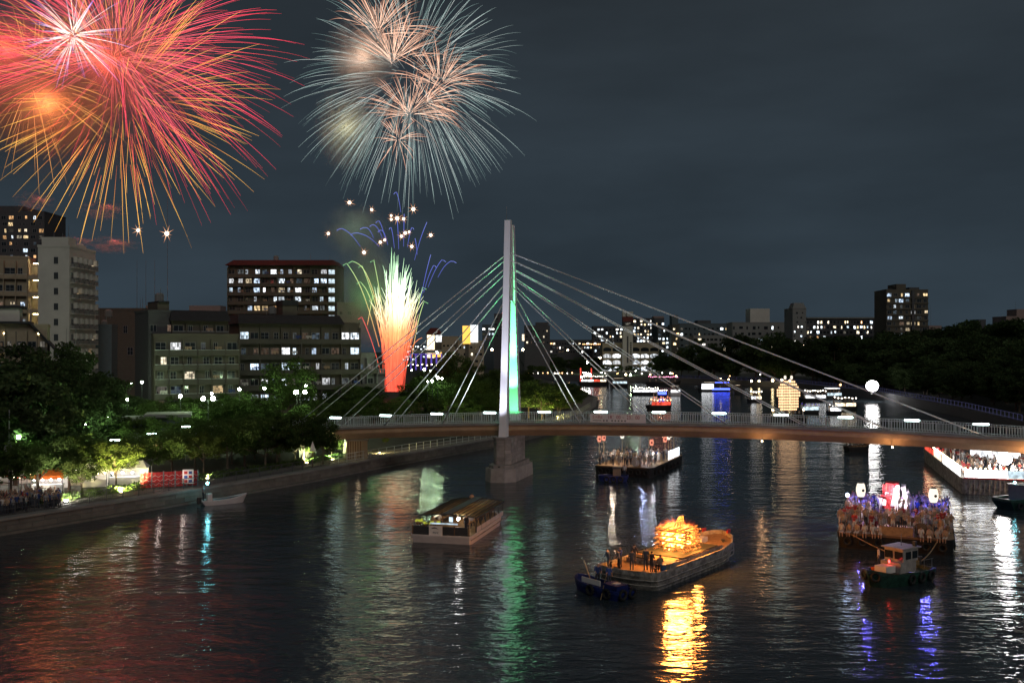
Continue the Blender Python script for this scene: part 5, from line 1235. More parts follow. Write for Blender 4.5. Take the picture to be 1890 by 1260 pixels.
# ---- glass-roofed cruise boat
cb = thing('cruise_boat', 'white flat cruise boat with a glazed lattice roof and lit cabin', 'boat', (-6.35, 88.6, 0), R(76))
L, W = 13.8, 5.7
hull(cb, [(-.1,-W/2+.15), (.3,-W/2), (10.1,-W/2), (12.0,-W/2*.86), (L,-W/2*.5), (L+.2,0), (L,W/2*.5), (12.0,W/2*.86), (10.1,W/2), (.3,W/2), (-.1,W/2-.15)], .62, 'white_hull', None, .95, .12)
mb = MB(); mb.box(0,L,-W/2-.05,-W/2+.02,.40,.48); mb.box(0,L,W/2-.02,W/2+.05,.40,.48); mb.build('rubbing_strake', M['old_hull'], cb)
for y0, y1 in ((-2.5,-1.3), (-1.25,.35), (.4,2.6)): MB().box(.05,.13,y0,y1,.75,1.5).build('stern_panel', M['dark_metal'], cb)
for y in (-2.6,-1.27,.37,2.65): MB().box(.02,.12,y-.04,y+.04,.7,1.6).build('stern_post', M['wood'], cb)
MB().box(.0,.045,-.15,1.1,.72,1.58).build('sign_board', M['white_cloth'], cb)
mb = MB(); mb.prism([(0,0),(.28,.07),(.52,-.02),(.62,-.12),(.48,-.06),(.28,-.02),(.06,-.06)], 0, .006); q = mb.build('logo_mark', M['black'], cb); q.location = (-.01, .85, 1.38); q.rotation_euler = (R(90), 0, R(-90))
t = text_obj('PiVX', .26, M['dark_ink'], 'lettering', cb, Matrix.Identity(4)); t.parent = cb; t.location = (-.012, .47, .95); t.rotation_euler = (R(90), 0, R(-90))
MB().box(.1,.8,-.6,1.0,.74,1.2).build('stern_locker', M['dark_metal'], cb)
for s in (-1, 1): MB().box(2.3,11.8,s*(W/2-.18)-.03,s*(W/2-.18)+.03,.74,1.15).build('side_panel', M['white_hull' if s < 0 else 'dark_metal'], cb)
pmesh = MB().box(-.05,.05,-.05,.05,.74,2.03).mesh('cabin_post', M['dark_metal'])
for i in range(7):
    for s in (-1, 1): put('cabin_post', pmesh, cb, (2.2+i*1.6, s*(W/2-.2), 0))
rz0 = 2.05
mb = MB(); mb.box(1.9,12.2,-.42,.42,rz0+.22,rz0+.34); mb.build('roof_spine', M['dark_metal'], cb)
for s in (-1, 1):
    for x in (1.9, 12.15): MB().bar((x, s*.4, rz0+.27), (x, s*(W/2-.1), rz0+.05), .1, .08).build('roof_rafter', M['dark_metal'], cb)
    for i in range(20): MB().bar((2.4+i*.5, s*.42, rz0+.27), (2.4+i*.5, s*(W/2-.12), rz0+.05), .05, .05).build('roof_rafter', M['black'], cb)
    for j in range(5):
        y = .75+j*.42; z = rz0+.27-.22*(y-.4)/2.25; MB().box(1.95,12.1,s*y-.025,s*y+.025,z+.02,z+.07).build('roof_purlin', M['black'], cb)
    mb = MB(); mb.quad((1.95,s*.42,rz0+.225), (12.1,s*.42,rz0+.225), (12.1,s*(W/2-.12),rz0+.0), (1.95,s*(W/2-.12),rz0+.0)); mb.build('roof_glazing', M['glass_amber'] if 'glass_amber' in M else glassy('glass_amber'), cb)
    MB().box(1.9,12.2,s*(W/2-.15)-.06,s*(W/2-.15)+.06,rz0-.08,rz0+.02).build('roof_edge', M['dark_metal'], cb)
cl = MB().box(-.9,.9,-.05,.05,-.03,.03).mesh('cabin_lamp', M['panel_warm']); cw = MB().ball((0,0,0), .14, 8, 5).mesh('cabin_lamp_white', M['lamp_white'])
for x in (3.4, 6.0, 8.6, 10.9):
    for y in (-1.4, 1.4): put('cabin_lamp', cl, cb, (x, y, 1.93))
lamp('cabin_light', cb, (4.0,0,1.5), 26, (1.0,.75,.45), .3); lamp('cabin_light', cb, (8.0,0,1.5), 26, (1.0,.75,.45), .3)
put('cabin_lamp', cw, cb, (2.1, -1.0, 1.9)); MB().box(1.2,1.3,-1.2,1.4,1.5,1.62).build('lit_counter', M['panel_blue'], cb); MB().box(2.0,2.06,-.5,-.15,1.6,2.05).build('blue_screen', M['panel_blue'], cb)
tbl = MB(); tbl.box(-.5,.5,-.35,.35,.66,.72); tbl.box(-.05,.05,-.05,.05,0,.66); tbl = tbl.mesh('table', M['plank'])
for i, x in enumerate((3.4,5.2,7.0,8.8,10.6)):
    for y in (-1.6, 1.6):
        o = put('dining_table', tbl, None, local(cb, x, y, .74), R(76)); tag(o, 'small dining table inside the glass-roofed cruise boat', 'table', 'tables in the cruise boat')
        for d_ in (-.8, .8):
            if rnd.random() < .75: person(local(cb, x+d_, y, .74+.42), R(76)+(0 if d_ < 0 else pi), 'sit', rnd.choice(('shirt','grey','tan','dark')), 'passenger seated at a table under the lattice roof of the cruise boat', 'passengers in the cruise boat')
person(local(cb, 1.6, -1.9, .74), R(76)+2.8, 'stand', 'dark', 'steward standing at the open stern doorway of the cruise boat'); person(local(cb, 11.9, .6, 1.15), R(76), 'stand', 'tan', 'helmsman rising through the roof at the bow of the cruise boat')
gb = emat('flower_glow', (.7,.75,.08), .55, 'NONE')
for x, y in ((.9,2.2), (.9,2.5), (1.9,2.1), (1.9,1.5), (1.9,.8)):
    q = thing('potted_flowers', 'yellow flowers in a pot on the stern of the cruise boat', 'plant', local(cb, x, y, .74+(.75 if x < 1.5 else .4)), 0, 'yellow flowers on the cruise boat')
    MB().lathe([(.02,0),(.11,0),(.14,.2),(.02,.21)], 8).build('pot', M['wood'], q); mb = MB()
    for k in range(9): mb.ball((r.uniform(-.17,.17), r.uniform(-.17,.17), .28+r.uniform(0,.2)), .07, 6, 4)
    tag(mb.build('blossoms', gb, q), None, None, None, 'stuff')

# ---- festival barges with crowds
def festival_barge(loc, rz, L, W, h, label):
    o = thing('festival_barge', label, 'barge', loc, rz)
    hull(o, rrect(L, W, .7), h, 'black', None, .97, .0, None, 'plank')
    MB().box(-.02,.06,-W/2+.7,W/2-.7,h-.14,h+.02).build('edge_beam', M['wood'], o)
    pt = [(-.05, -W/2+.9+i*(W-1.8)/6, h*.5, pi/2) for i in range(7)] + [(1.5+i*2.2, -W/2-.03, h*.5, 0) for i in range(int((L-2)/2.2))]
    tyres(o, pt); return o
OUT = ['festival', 'festival_warm', 'festival', 'festival_warm', 'shirt', 'grey', 'festival']
# D: barge towed by the green tug
dA = R(67.5); DB = festival_barge((32.6, 84.9, 0), dA, 16.0, 9.4, 1.35, 'dark festival barge packed with people in white towed by a green tug')
MB().box(6.2,10.5,-2.0,2.0,1.36,2.1).build('dais', M['wood'], DB)
gD = 'people in festival coats on the violet-lit barge'
for i in range(14):
    y = 4.3-i*.64
    if -1.5 < y < 1.0: continue
    person(local(DB, .28, y, 1.42), dA+pi+rnd.uniform(-.3,.3), 'sit', rnd.choice(OUT[:4]), 'festival-goer sitting with legs over the near edge of the violet-lit barge', gD+', front row')
for row in range(9):
    x = .95+row*.82
    for i in range(14):
        y = 4.35-i*.67+rnd.uniform(-.26,.26)
        if rnd.random() < .10 or (5.6 < x < 10.8 and abs(y) < 2.1) or (x < 2 and -1.7 < y < 1.2): continue
        person(local(DB, x+rnd.uniform(-.4,.4), y, 1.36+rnd.choice((0,0,0,.25))), dA+pi+rnd.uniform(-.8,.8), rnd.choice(('stand','stand','fold','sit','stand','point')) if row > 1 else rnd.choice(('stand','fold','sit')), rnd.choice(('festival_warm','tan','festival_warm','festival','grey','red','festival_warm')), 'festival-goer standing in the packed rows of the violet-lit barge', gD) if True else None  # the many tan coats put warm firelight into the cloth colour
for i in range(5): person(local(DB, 8.2+rnd.uniform(-1.5,1.5), -1.4+i*.7, 2.1), dA+pi+rnd.uniform(-.6,.6), 'up', 'festival', 'person with raised arms on the dais of the violet-lit barge', gD+', dais')
def crowd_mass(name, pts, seed, outs, parent_label):
    """the rows behind, where single figures can no longer be told apart: joined into one mesh"""
    q = random.Random(seed); V = []; Fc = []; mi = []; mats = []; idx = {}
    for (p, f_) in pts:
        po = q.choice(('stand','fold','stand','point','up')); vs, fs, kd = BODY[po]; co, le, ba, bl = OUTFIT[q.choice(outs)]; a_ = f_+pi/2; ca, sa = cos(a_), sin(a_); sc_ = q.uniform(.92,1.05); n0 = len(V)
        V += [(p[0]+(x*ca-y*sa)*sc_, p[1]+(x*sa+y*ca)*sc_, p[2]+z*sc_) for x, y, z in vs]
        nm_ = {'coat': co, 'legs': le, 'skin': 'skin', 'hair': 'hair', 'fore': 'skin' if ba else co, 'shin': 'skin' if bl else le, 'foot': 'hair'}
        for f2, k2 in zip(fs, kd):
            mn = nm_[k2]
            if mn not in idx: idx[mn] = len(mats); mats.append(M[mn])
            Fc.append(tuple(n0+t_ for t_ in f2)); mi.append(idx[mn])
    me = bpy.data.meshes.new(name); me.from_pydata(V, [], Fc)
    for m_ in mats: me.materials.append(m_)
    me.polygons.foreach_set('material_index', mi); me.polygons.foreach_set('use_smooth', [True]*len(Fc)); me.update()
    return tag(put(name, me), parent_label, None, None, 'stuff')
pts_ = []
for row in range(9):
    for i in range(14):
        x = 8.4+row*.8+rnd.uniform(-.2,.2); y = 4.3-i*.66+rnd.uniform(-.2,.2)
        if (x < 10.8 and abs(y) < 2.1) or rnd.random() < .12: continue
        pts_.append((local(DB, x, y, 1.36), dA+pi+rnd.uniform(-.9,.9)))
crowd_mass('crowd', pts_, 5, ('festival','festival_warm','shirt','grey','dark','blue'), 'far rows of the crowd on the violet-lit barge')
shn = thing('shrine_float', 'tall float of red and white streamers lit violet amid the crowd', 'float', local(DB, 8.4, 0, 2.1), dA)
MB().box(-1.0,1.0,-1.0,1.0,0,.5).build('plinth', M['wood'], shn)
for i in range(54):
    y = -1.1+2.1*r.random(); x = -.9+r.uniform(-.25,.5); w_ = r.uniform(.15,.4); top_ = r.uniform(1.5,2.75); bot = r.uniform(.3,1.2); mb = MB(); ph = r.uniform(0,6)
    for j in range(5):
        z0 = top_-(top_-bot)*j/5; z1 = top_-(top_-bot)*(j+1)/5; d0 = .16*sin(j*.9+ph); d1 = .16*sin(j*.9+.9+ph); k0 = .12*sin(j*.7+ph*2); k1 = .12*sin(j*.7+.7+ph*2)
        mb.quad((d0,k0,z0), (d0+.08,k0+w_,z0), (d1+.08,k1+w_,z1), (d1,k1,z1))
    mb.build('streamer', M['red_cloth' if y > .1 and r.random() < .65 else ('purple_cloth' if y < -.4 and r.random() < .5 else 'white_cloth')], shn, (x, y, 0))
mb = MB(); mb.box(-.9,.5,-.2,.95,2.72,2.82); mb.build('canopy_frame', M['red_cloth'], shn)
for y in (-.2, .9): MB().box(-.85,-.77,y-.04,y+.04,0,2.72).build('post', M['wood'], shn)
lamp('shrine_lamp', shn, (-2.0, .4, 2.2), 520, (.95,.8,1.0), .1); lamp('shrine_lamp', shn, (.6, -2.4, 2.3), 620, (.14,.13,1.0), .1); lamp('shrine_lamp', shn, (.6, 2.8, 2.3), 560, (.16,.13,1.0), .1)
q = thing('blue_lamp', 'round blue-white lamp on a pole at the left side of the crowd barge', 'lamp', local(DB, 6.0, 4.2, 1.36)); MB().tube([(0,0,0),(0,0,2.3)], .03, 6).build('pole', M['steel'], q); put('globe', MB().ball((0,0,0), .17, 10, 6).mesh('globe', emat('blue_globe', (.55,.65,1.0), 40)), q, (0,0,2.45))
pole_lantern(local(DB, 3.6, 2.9, 1.36), 2.7, 'paper_lantern_white', 'tall white paper lantern on the left of the violet-lit barge', None, LBIG)
pole_lantern(local(DB, 3.2, -3.1, 1.36), 2.6, 'paper_lantern_white', 'tall white paper lantern on the right of the violet-lit barge', None, LBIG)
MB().box(.1,.2,-1.5,1.0,1.38,2.15).build('bow_panel', M['plank'], DB); mb = MB()
mb.tube([(.35,-1.75,2.3),(.35,1.25,2.3)], .03, 5); mb.tube([(.35,-1.75,1.36),(.35,-1.75,2.3)], .03, 5); mb.tube([(.35,1.25,1.36),(.35,1.25,2.3)], .03, 5); tag(mb.build('bow_rail', M['steel'], DB), None, None, None, 'stuff')
mb = MB(); mb.lathe([(.45,-.4),(.55,-.2),(.55,.2),(.45,.4)], 14); q = mb.build('drum', M['wood']); q.rotation_euler = (R(90),0,dA+.3); q.location = local(DB, .85, -2.1, 1.95); tag(q, 'big round drum at the near edge of the violet-lit barge', 'drum')
# green tug
a = G(1702, 1062); b_ = G(1588, 1086); hd = atan2(b_.y-a.y, b_.x-a.x)
gt = thing('green_tug', 'green tugboat with a white wheelhouse towing the violet-lit barge', 'boat', a, hd)
hull(gt, boatline(6.6, 2.9, .42, .8), .6, 'green_hull', lambda x, y: .45*max(0,(x-3)/3.6)**2, .8, .25, 'green_hull', 'green_hull')
MB().box(2.0,3.9,-.85,.85,.78,1.55).build('cabin_base', M['dirty_cream'], gt); MB().box(1.7,3.5,-.8,.8,1.55,2.5).build('wheelhouse', M['dirty_cream'], gt); MB().box(1.5,3.7,-.95,.95,2.5,2.6).build('wheelhouse_roof', M['dirty_cream'], gt)
for y in (-.42, .42): MB().box(3.5,3.54,y-.33,y+.33,1.75,2.3).build('wheelhouse_window', M['glass_dark'], gt)
for s in (-1, 1):
    for x in (2.1, 2.9): MB().box(x-.3,x+.3,s*.82-.02,s*.82+.02,1.75,2.3).build('wheelhouse_window', M['glass_dark'], gt)
MB().box(4.0,5.1,-.5,.5,.85,1.35).build('foredeck_box', M['pale_banner'], gt)
for x in (.35, 1.3):
    for s in (-1, 1): MB().tube([(x,s*1.05,.95),(x,s*1.05,1.55)], .025, 5).build('rail_stanchion', M['steel'], gt)
MB().tube([(.2,1.05,1.55),(1.7,1.05,1.55)], .022, 5).build('hand_rail', M['steel'], gt); MB().tube([(.2,-1.05,1.55),(1.7,-1.05,1.55)], .022, 5).build('hand_rail', M['steel'], gt)
mb = MB()
for t_ in range(4): mb.tube([(.9+.28*cos(a_*.6),.28*sin(a_*.6),1.02+.07*t_) for a_ in range(0, 12)], .04, 5)
tag(mb.build('rope_coil', M['bamboo'], gt), None, None, None, 'stuff')
MB().lathe([(.02,0),(.14,0),(.14,.5),(.22,.52),(.22,.58),(.02,.6)], 8, (.35,0,.95)).build('tow_post', M['dark_metal'], gt); MB().box(3.95,4.05,-.1,.1,1.55,1.9).build('searchlight', M['steel'], gt)
MB().box(1.75,1.95,.5,.75,2.6,2.95).build('horn', M['dark_metal'], gt); MB().box(4.3,4.9,-.95,-.6,.85,1.1).build('life_box', M['orange_cloth'], gt)
put('red_lamp', MB().tube([(-.18,0,-.1),(.18,0,.1)], .06, 8).mesh('red_lamp', M['bulb_red']), gt, (4.2, .1, 1.62), .6); MB().tube([(2.6,0,2.6),(2.6,0,3.5)], .03, 5).build('mast', M['steel'], gt)
tyres(gt, [(1.0,1.45,.45,0), (2.2,1.5,.45,0), (3.4,1.5,.45,0), (1.0,-1.45,.45,0), (2.4,-1.5,.45,0), (6.3,.5,.8,-1.1), (6.3,-.5,.8,1.1)])
person(local(gt, 3.6, -1.25, .8), hd-.8, 'stand', 'shirt', 'deckhand in a white shirt beside the tug wheelhouse')
pb = local(gt, .3, 0, 1.1)
for yy, lb in ((3.4,'yellow tow rope from the tug to the left corner of the crowd barge'), (-3.4,'yellow tow rope from the tug to the right corner of the crowd barge')):
    q = local(DB, 0, yy, 1.25); mb = MB(); mb.tube([pb+(q-pb)*t_/8-Vector((0,0,.25*sin(pi*t_/8))) for t_ in range(9)], .045, 5); o = mb.build('tow_rope', M['bamboo']); tag(o, lb, 'rope')
# E: barge beyond, moving away under the bridge
eA = R(67); EB = festival_barge((14.9, 134.2, 0), eA, 18.0, 8.2, 1.35, 'dark festival barge with paper lanterns on poles just past the pylon')
gE = 'people on the lantern barge past the pylon'
for row in range(6):
    x = .7+row*1.9
    for i in range(8):
        y = 3.5-i*.98+rnd.uniform(-.2,.2)
        if rnd.random() < .12: continue
        person(local(EB, x, y, 1.36), eA+pi+rnd.uniform(-1.2,1.2), rnd.choice(('stand','fold','stand','point')), rnd.choice(OUT) if row < 4 else rnd.choice(('dark','blue','festival','grey')), 'festival-goer standing on the lantern barge just past the pylon', gE)
for i, (x, y, h, k) in enumerate(((1.0,3.6,3.1,'paper_lantern_red'), (3.0,3.6,3.1,'paper_lantern_red'), (5.2,1.6,3.3,'paper_lantern_white'), (7.2,-.4,3.6,'paper_lantern_white'), (9.0,-1.2,3.6,'paper_lantern_red'), (3.8,-3.0,2.6,'paper_lantern_red'), (9.2,-3.5,2.6,'paper_lantern_red'), (11.2,-3.5,2.8,'paper_lantern_white'), (13.0,-3.4,3.0,'paper_lantern_white'), (15.2,-3.3,3.2,'paper_lantern_red'))):
    pole_lantern(local(EB, x, y, 1.36), h, k, f"{'red and white' if k[-1]=='d' else 'white'} paper lantern on a pole, {ORD[i] if i not in (0,) else 'first'} along the lantern barge", 'lanterns of the barge past the pylon')
MB().box(9.0,15.5,-4.05,-4.0,1.5,2.75).build('lit_banner', M['panel_white'], EB)
lamp('deck_lamp', EB, (2.6, 2.2, 3.2), 240, (1.0,.8,.6), .12); lamp('deck_lamp', EB, (5.6, -2.6, 3.2), 220, (.95,.95,1.0), .12); lamp('deck_lamp', EB, (8.6, -.5, 4.0), 200, (.5,.6,1.0), .12)
mb = MB(); mb.lathe([(.42,-.35),(.52,-.15),(.52,.15),(.42,.35)], 14); q = mb.build('drum', M['white_cloth']); q.rotation_euler = (R(90),0,eA+1.2); q.location = local(EB, .7, -1.6, 1.9); tag(q, 'pale round drum at the near edge of the lantern barge', 'drum')
a = G(1160, 888); st = thing('small_tug', 'small dark pusher tug against the near end of the lantern barge', 'boat', a, R(172))
hull(st, boatline(4.0, 1.9, .4, .8), .6, 'blue_hull', None, .8, .2, 'blue_hull', 'dark_metal'); MB().box(1.0,2.0,-.4,.4,.6,1.7).build('wheelhouse', M['coat_tan'], st); MB().box(.9,2.1,-.5,.5,1.7,1.78).build('wheelhouse_roof', M['dark_metal'], st)
tyres(st, [(1.0,.95,.35,0), (1.9,.97,.35,0), (2.8,.9,.35,0)])
person(local(st, .5, .2, .62), 4.4, 'stand', 'shirt', 'helmsman in a white shirt at the stern of the small pusher tug')
# F: floodlit barge at the right edge
fA = R(74.3); FB2 = thing('floodlit_barge', 'long floodlit barge with white lit banners at the right edge', 'barge', (59.4, 116.7, 0), fA)
hull(FB2, rrect(36.0, 12.4, .8), 1.9, 'old_hull', None, .98, .0, None, 'deck')
for i in range(20): MB().box(-.09,-.001,-5.2+i*.55,-5.08+i*.55,.05,1.8).build('hull_rib', M['old_hull'], FB2)
MB().box(-.12,-.02,-6.0,6.0,1.86,2.0).build('red_edge', M['red_cloth'], FB2)
for x0, x1, mt in ((1.2,8.6,'flood_panel'), (9.0,15.6,'flood_panel'), (17,24,'panel_warm'), (25,34,'panel_red')): MB().box(x0,x1,6.12,6.2,2.05,3.0 if mt != 'panel_red' else 2.8).build('side_banner', M[mt], FB2)
MB().box(-.06,.0,1.2,5.8,2.05,2.95).build('end_banner', M['flood_panel'], FB2); MB().box(-.10,.0,-4.6,1.1,2.1,2.95).build('advert_banner', M['panel_blue'], FB2); MB().box(-.05,.0,-6.0,-4.7,2.05,2.9).build('end_banner', M['panel_warm'], FB2)
gF = 'spectators on the floodlit barge'
for row in range(5):
    for i in range(10):
        if rnd.random() < .12: continue
        x = .7+row*1.8; y = 5.3-i*1.25+rnd.uniform(-.3,.3)
        person(local(FB2, x+rnd.uniform(-.4,.4), y, 1.92), fA+pi+rnd.uniform(-1.4,1.4), rnd.choice(('stand','fold','stand','point','up')), rnd.choice(('shirt','tan','grey','festival','dark','red')), 'spectator standing on the deck of the floodlit barge', gF)
crowd_mass('crowd', [(local(FB2, 9.5+rnd.uniform(-1,14), rnd.uniform(-5.5,5.5), 1.92), rnd.uniform(0,6)) for _ in range(110)], 6, ('shirt','tan','grey','festival','dark','red'), 'far part of the crowd on the floodlit barge')
b2 = balloon(local(FB2, 1.6, 1.2, 4.2), 1.92, .8, 'dazzling white balloon light over the floodlit barge deck', em='balloon_strong')
MB().box(14,14.1,-3,3,3.0,4.6).build('stage_screen', M['panel_white'], FB2); MB().box(14.1,24,-4,5,4.9,5.0).build('stage_roof', M['dark_metal'], FB2)
for x in (14.2, 23.8):
    for y in (-3.9, 4.9): MB().box(x-.06,x+.06,y-.06,y+.06,1.92,4.9).build('stage_post', M['steel'], FB2)
wl_ = MB().ball((0,0,0), .10, 8, 5).mesh('deck_bulb', M['lamp_gold'])
for i in range(22): put('deck_bulb', wl_, FB2, (-.05, -5.8+i*.55, 3.12))
for i in range(34): put('deck_bulb', wl_, FB2, (.8+i*1.0, 6.15, 3.15))
for i in range(7): put('stage_lamp', bpy.data.meshes.get('stage_lamp') or MB().ball((0,0,0), .14, 8, 5).mesh('stage_lamp', M['bulb_blue']), FB2, (14.1+i*1.5, 5.0, 4.8))
for i in range(10): put('red_bulb', bpy.data.meshes.get('red_bulb') or MB().ball((0,0,0), .13, 8, 5).mesh('red_bulb', M['bulb_red']), FB2, (18+i*1.7, 6.2, 3.3+.2*(i%2)))
a = G(1848, 940); rt = thing('dark_tug', 'dark tug with cyan lamp cut by the right edge', 'boat', a, R(22))
hull(rt, boatline(8.0, 3.2, .4, .8), .9, 'green_hull', None, .8, .3, 'green_hull', 'dark_metal'); MB().box(2.2,4.4,-1,1,.9,2.5).build('wheelhouse', M['wall_grey'], rt); MB().box(2.0,4.6,-1.1,1.1,2.5,2.6).build('wheelhouse_roof', M['dark_metal'], rt)
put('cyan_lamp', MB().ball((0,0,0), .10, 8, 5).mesh('cyan_lamp', M['bulb_cyan']), rt, (2.0, 0, 2.8)); tyres(rt, [(1+i, -1.6, .5, 0) for i in range(4)])
# skiff by the left wall
a = G(368, 932); sk = thing('skiff', 'small pale open skiff with a cyan lamp by the left wall', 'boat', (a.x+.2, a.y-.2, 0), R(34))
hull(sk, boatline(5.2, 1.5, .55, .85), .42, 'white_hull', lambda x, y: .45*max(0,(x-2)/3.2)**2, .72, .14, 'white_hull', 'wall_slate')
MB().box(.7,1.2,-.3,.3,.45,1.25).build('console', M['white_hull'], sk); MB().tube([(.75,0,.45),(.75,0,2.3)], .03, 6).build('mast', M['steel'], sk); put('cyan_lamp', MB().ball((0,0,0), .13, 10, 6).mesh('skiff_lamp', M['bulb_cyan']), sk, (.75,0,2.4)); MB().box(-.35,.05,-.2,.2,.2,.9).build('outboard_motor', M['dark_metal'], sk)
person(local(sk, .35, .2, .45), R(34), 'stand', 'grey', 'boatman in grey standing at the stern of the skiff')
# ---- lantern tower boat
lt = thing('lantern_tower_boat', 'boat carrying a tall tower of glowing paper lanterns in rows', 'boat', P(1455, 776, 236), R(8))
lt.location.z = 0
hull(lt, [(x-5,y) for x, y in boatline(10, 3.4, .35, .8)], .9, 'black', None, .85, .2, 'black')
lsm = lantern_mesh('paper_grid', .50, .17); rows = [(9.0,8),(8.35,10),(7.7,12),(7.05,14),(6.4,14),(5.75,14),(5.1,12),(4.45,12),(3.8,12),(3.15,12),(2.5,10)]
for z, n in rows:
    MB().box(-n*.21,n*.21,-.05,.05,z+.56,z+.60).build('lantern_rail', M['bamboo'], lt)
    for i in range(n): put('lantern', lsm, lt, ((i-(n-1)/2)*.42, -.12, z-.02))
for x in (-1.4, 1.4): MB().box(x-.06,x+.06,.08,.2,.9,9.6).build('tower_post', M['bamboo'], lt)
for x in (-.8, .8): put('top_lantern', LM['paper_lantern_white'], lt, (x, 0, 9.8))
for x in (-4.0, 3.6): put('end_lamp', MB().ball((0,0,0), .25, 8, 5).mesh('end_lamp', M['lamp_gold']), lt, (x, -.4, 2.6))
for i in range(8): person(local(lt, -3.4+i*.95, -.9, .95), -pi/2+rnd.uniform(-.6,.6), 'stand', rnd.choice(OUT), 'festival-goer on deck in front of the lantern tower', 'people on the lantern tower boat')
# ---- distant boats
def far_boat(px, py, Lp, label, rz, roof, side, strings, crowd=0, hullm='black', h=1.1, W=4.0, extra=None):
    p = G(px, py); L = Lp/F*p.y; o = thing('festival_boat', label, 'boat', p, rz)
    hull(o, [(x-L/2,y) for x, y in boatline(L, W, .3, .85)], h, hullm, lambda x, y: .5*max(0,(x-L*.2)/(L*.3))**2, .88, .2, hullm)
    if side:
        k = len(side)
        for i, mt in enumerate(side): MB().box(-L*.42+L*.8*i/k+.1,-L*.42+L*.8*(i+1)/k-.1,-W/2+.02,-W/2+.08,h+.25,h+1.15).build('side_banner', M[mt], o)
    if roof:
        MB().box(-L*.36,L*.30,-W*.4,W*.4,h+2.5,h+2.68).build('roof', M[roof], o)
        for i in range(5):
            for s in (-1,1): x = -L*.35+i*L*.16; MB().box(x-.05,x+.05,s*W*.38-.05,s*W*.38+.05,h,h+2.5).build('roof_post', M['wood'], o)
        MB().box(-L*.3,L*.24,-.1,.1,h+2.38,h+2.46).build('cabin_lamp', M['panel_warm'], o)
    if strings:
        nb = max(5, int(L*1.1)); km = bpy.data.meshes.get('string_'+strings) or MB().ball((0,0,0), .16, 8, 5).mesh('string_'+strings, M[strings])
        for i in range(nb): put('string_bulb', km, o, (-L*.42+L*.8*i/(nb-1), -W*.42, h+(2.75 if roof else 1.9)-.35*abs(sin(i*.9))))
    for i in range(crowd):
        person(local(o, -L*.36+L*.7*i/max(1,crowd-1), rnd.uniform(-W*.3,W*.3), h+.02), rz-pi/2+rnd.uniform(-1,1), 'stand', rnd.choice(OUT), 'small far figure standing on a festival boat upstream', 'far figures on boats')
    if extra: extra(o, L, W, h)
    return o
def masts(o, L, W, h):
    for x in (-L*.42, -L*.08): MB().box(x-.25,x+.25,-.3,.3,h+.2,h+6.2).build('banner_mast', M['panel_red'], o)
    for i in range(8): put('spark_lamp', bpy.data.meshes.get('spark_lamp') or MB().ball((0,0,0), .3, 8, 5).mesh('spark_lamp', M['lamp_white']), o, (-L*.38+i*L*.04, 0, h+2+2.2*abs(sin(i*1.7))))
far_boat(1096, 712, 58, 'large far festival boat with red banner masts and bright red and white panels', 0, 'wood', ['panel_white','panel_white','panel_red','panel_warm'], 'bulb_small', 4, h=1.8, W=6, extra=masts)
far_boat(1143, 715, 34, 'dim far barge with pale cyan cabin windows', .05, 'dark_metal', ['panel_blue'], None, 0, h=1.6, W=5)
far_boat(1224, 712, 66, 'far roofed boat hung with a row of pink and white lanterns', .0, 'white_cloth', None, 'bulb_pink', 5, h=1.6, W=5)
far_boat(1192, 729, 56, 'far open barge with white lamps and a seated crowd', -.1, None, ['panel_white'], 'bulb_small', 8, h=1.0, W=5)
far_boat(1222, 733, 20, 'tiny far boat with a blue hull beside the open barge', -.05, None, ['bulb_blue'], 'bulb_small', 2, hullm='blue_hull', h=.8, W=2.6)
far_boat(1246, 730, 22, 'small white cabin launch far upstream', .0, 'white_cloth', ['panel_white'], None, 1, hullm='white_hull', h=1.0, W=3)
def half_blue(o, L, W, h):
    MB().box(-.1*L,L*.44,-W/2-.06,-W/2-.02,h-.5,h+.15).build('blue_strip', M['bulb_blue'], o); MB().box(0,L*.42,-W*.42,-W*.40,h+2.2,h+2.5).build('blue_strip', M['bulb_blue'], o); MB().box(-L*.42,-.05*L,-W/2-.06,-W/2-.02,h-.3,h+1.9).build('white_screen', M['panel_white'], o)
far_boat(1318, 722, 60, 'far boat lit white at one end and vivid blue at the other', .0, 'dark_metal', None, None, 0, h=1.2, W=5, extra=half_blue)
far_boat(1362, 727, 16, 'small unlit boat right of the blue-lit boat', .0, 'dark_metal', None, None, 0, h=.9, W=2.6)
def crane(o, L, W, h):
    for s in (-1, 1): MB().tube([(-L*.2,s*W*.4,h),(-L*.16,s*W*.36,h+3.4)], .1, 6).build('frame_post', M['white_cloth'], o)
    MB().tube([(-L*.16,-W*.36,h+3.4),(-L*.16,W*.36,h+3.4)], .08, 6).build('frame_bar', M['white_cloth'], o)
    kk = bpy.data.meshes.get('orange_lantern') or lantern_mesh('paper_lantern_red', .6, .22)
    for i in range(9): put('lantern', kk, o, (-L*.35+i*L*.09, -W*.3, h+1.4+.7*abs(sin(i*1.1))))
    lamp('deck_lamp', o, (0, -W*.3, h+2.2), 300, (1.0,.45,.25), .15)
far_boat(1217, 757, 46, 'orange-lit festival boat with a white frame approaching the bridge', .15, None, ['panel_red'], 'bulb_orange', 6, h=1.3, W=4.5, extra=crane)
far_boat(1393, 742, 26, 'small boat glowing with white and pink lamps upstream of the lantern tower', .2, 'white_cloth', ['panel_white','panel_warm'], 'bulb_small', 2, h=.8, W=3)
far_boat(1502, 741, 48, 'bright white boat just right of the lantern tower', .05, 'white_cloth', ['panel_white','panel_white'], 'bulb_small', 4, h=1.0, W=4.5)
far_boat(1537, 736, 34, 'boat with a glowing blue-white roof panel near the balloon light', .0, 'panel_white', ['panel_blue'], None, 2, h=1.0, W=4.5)
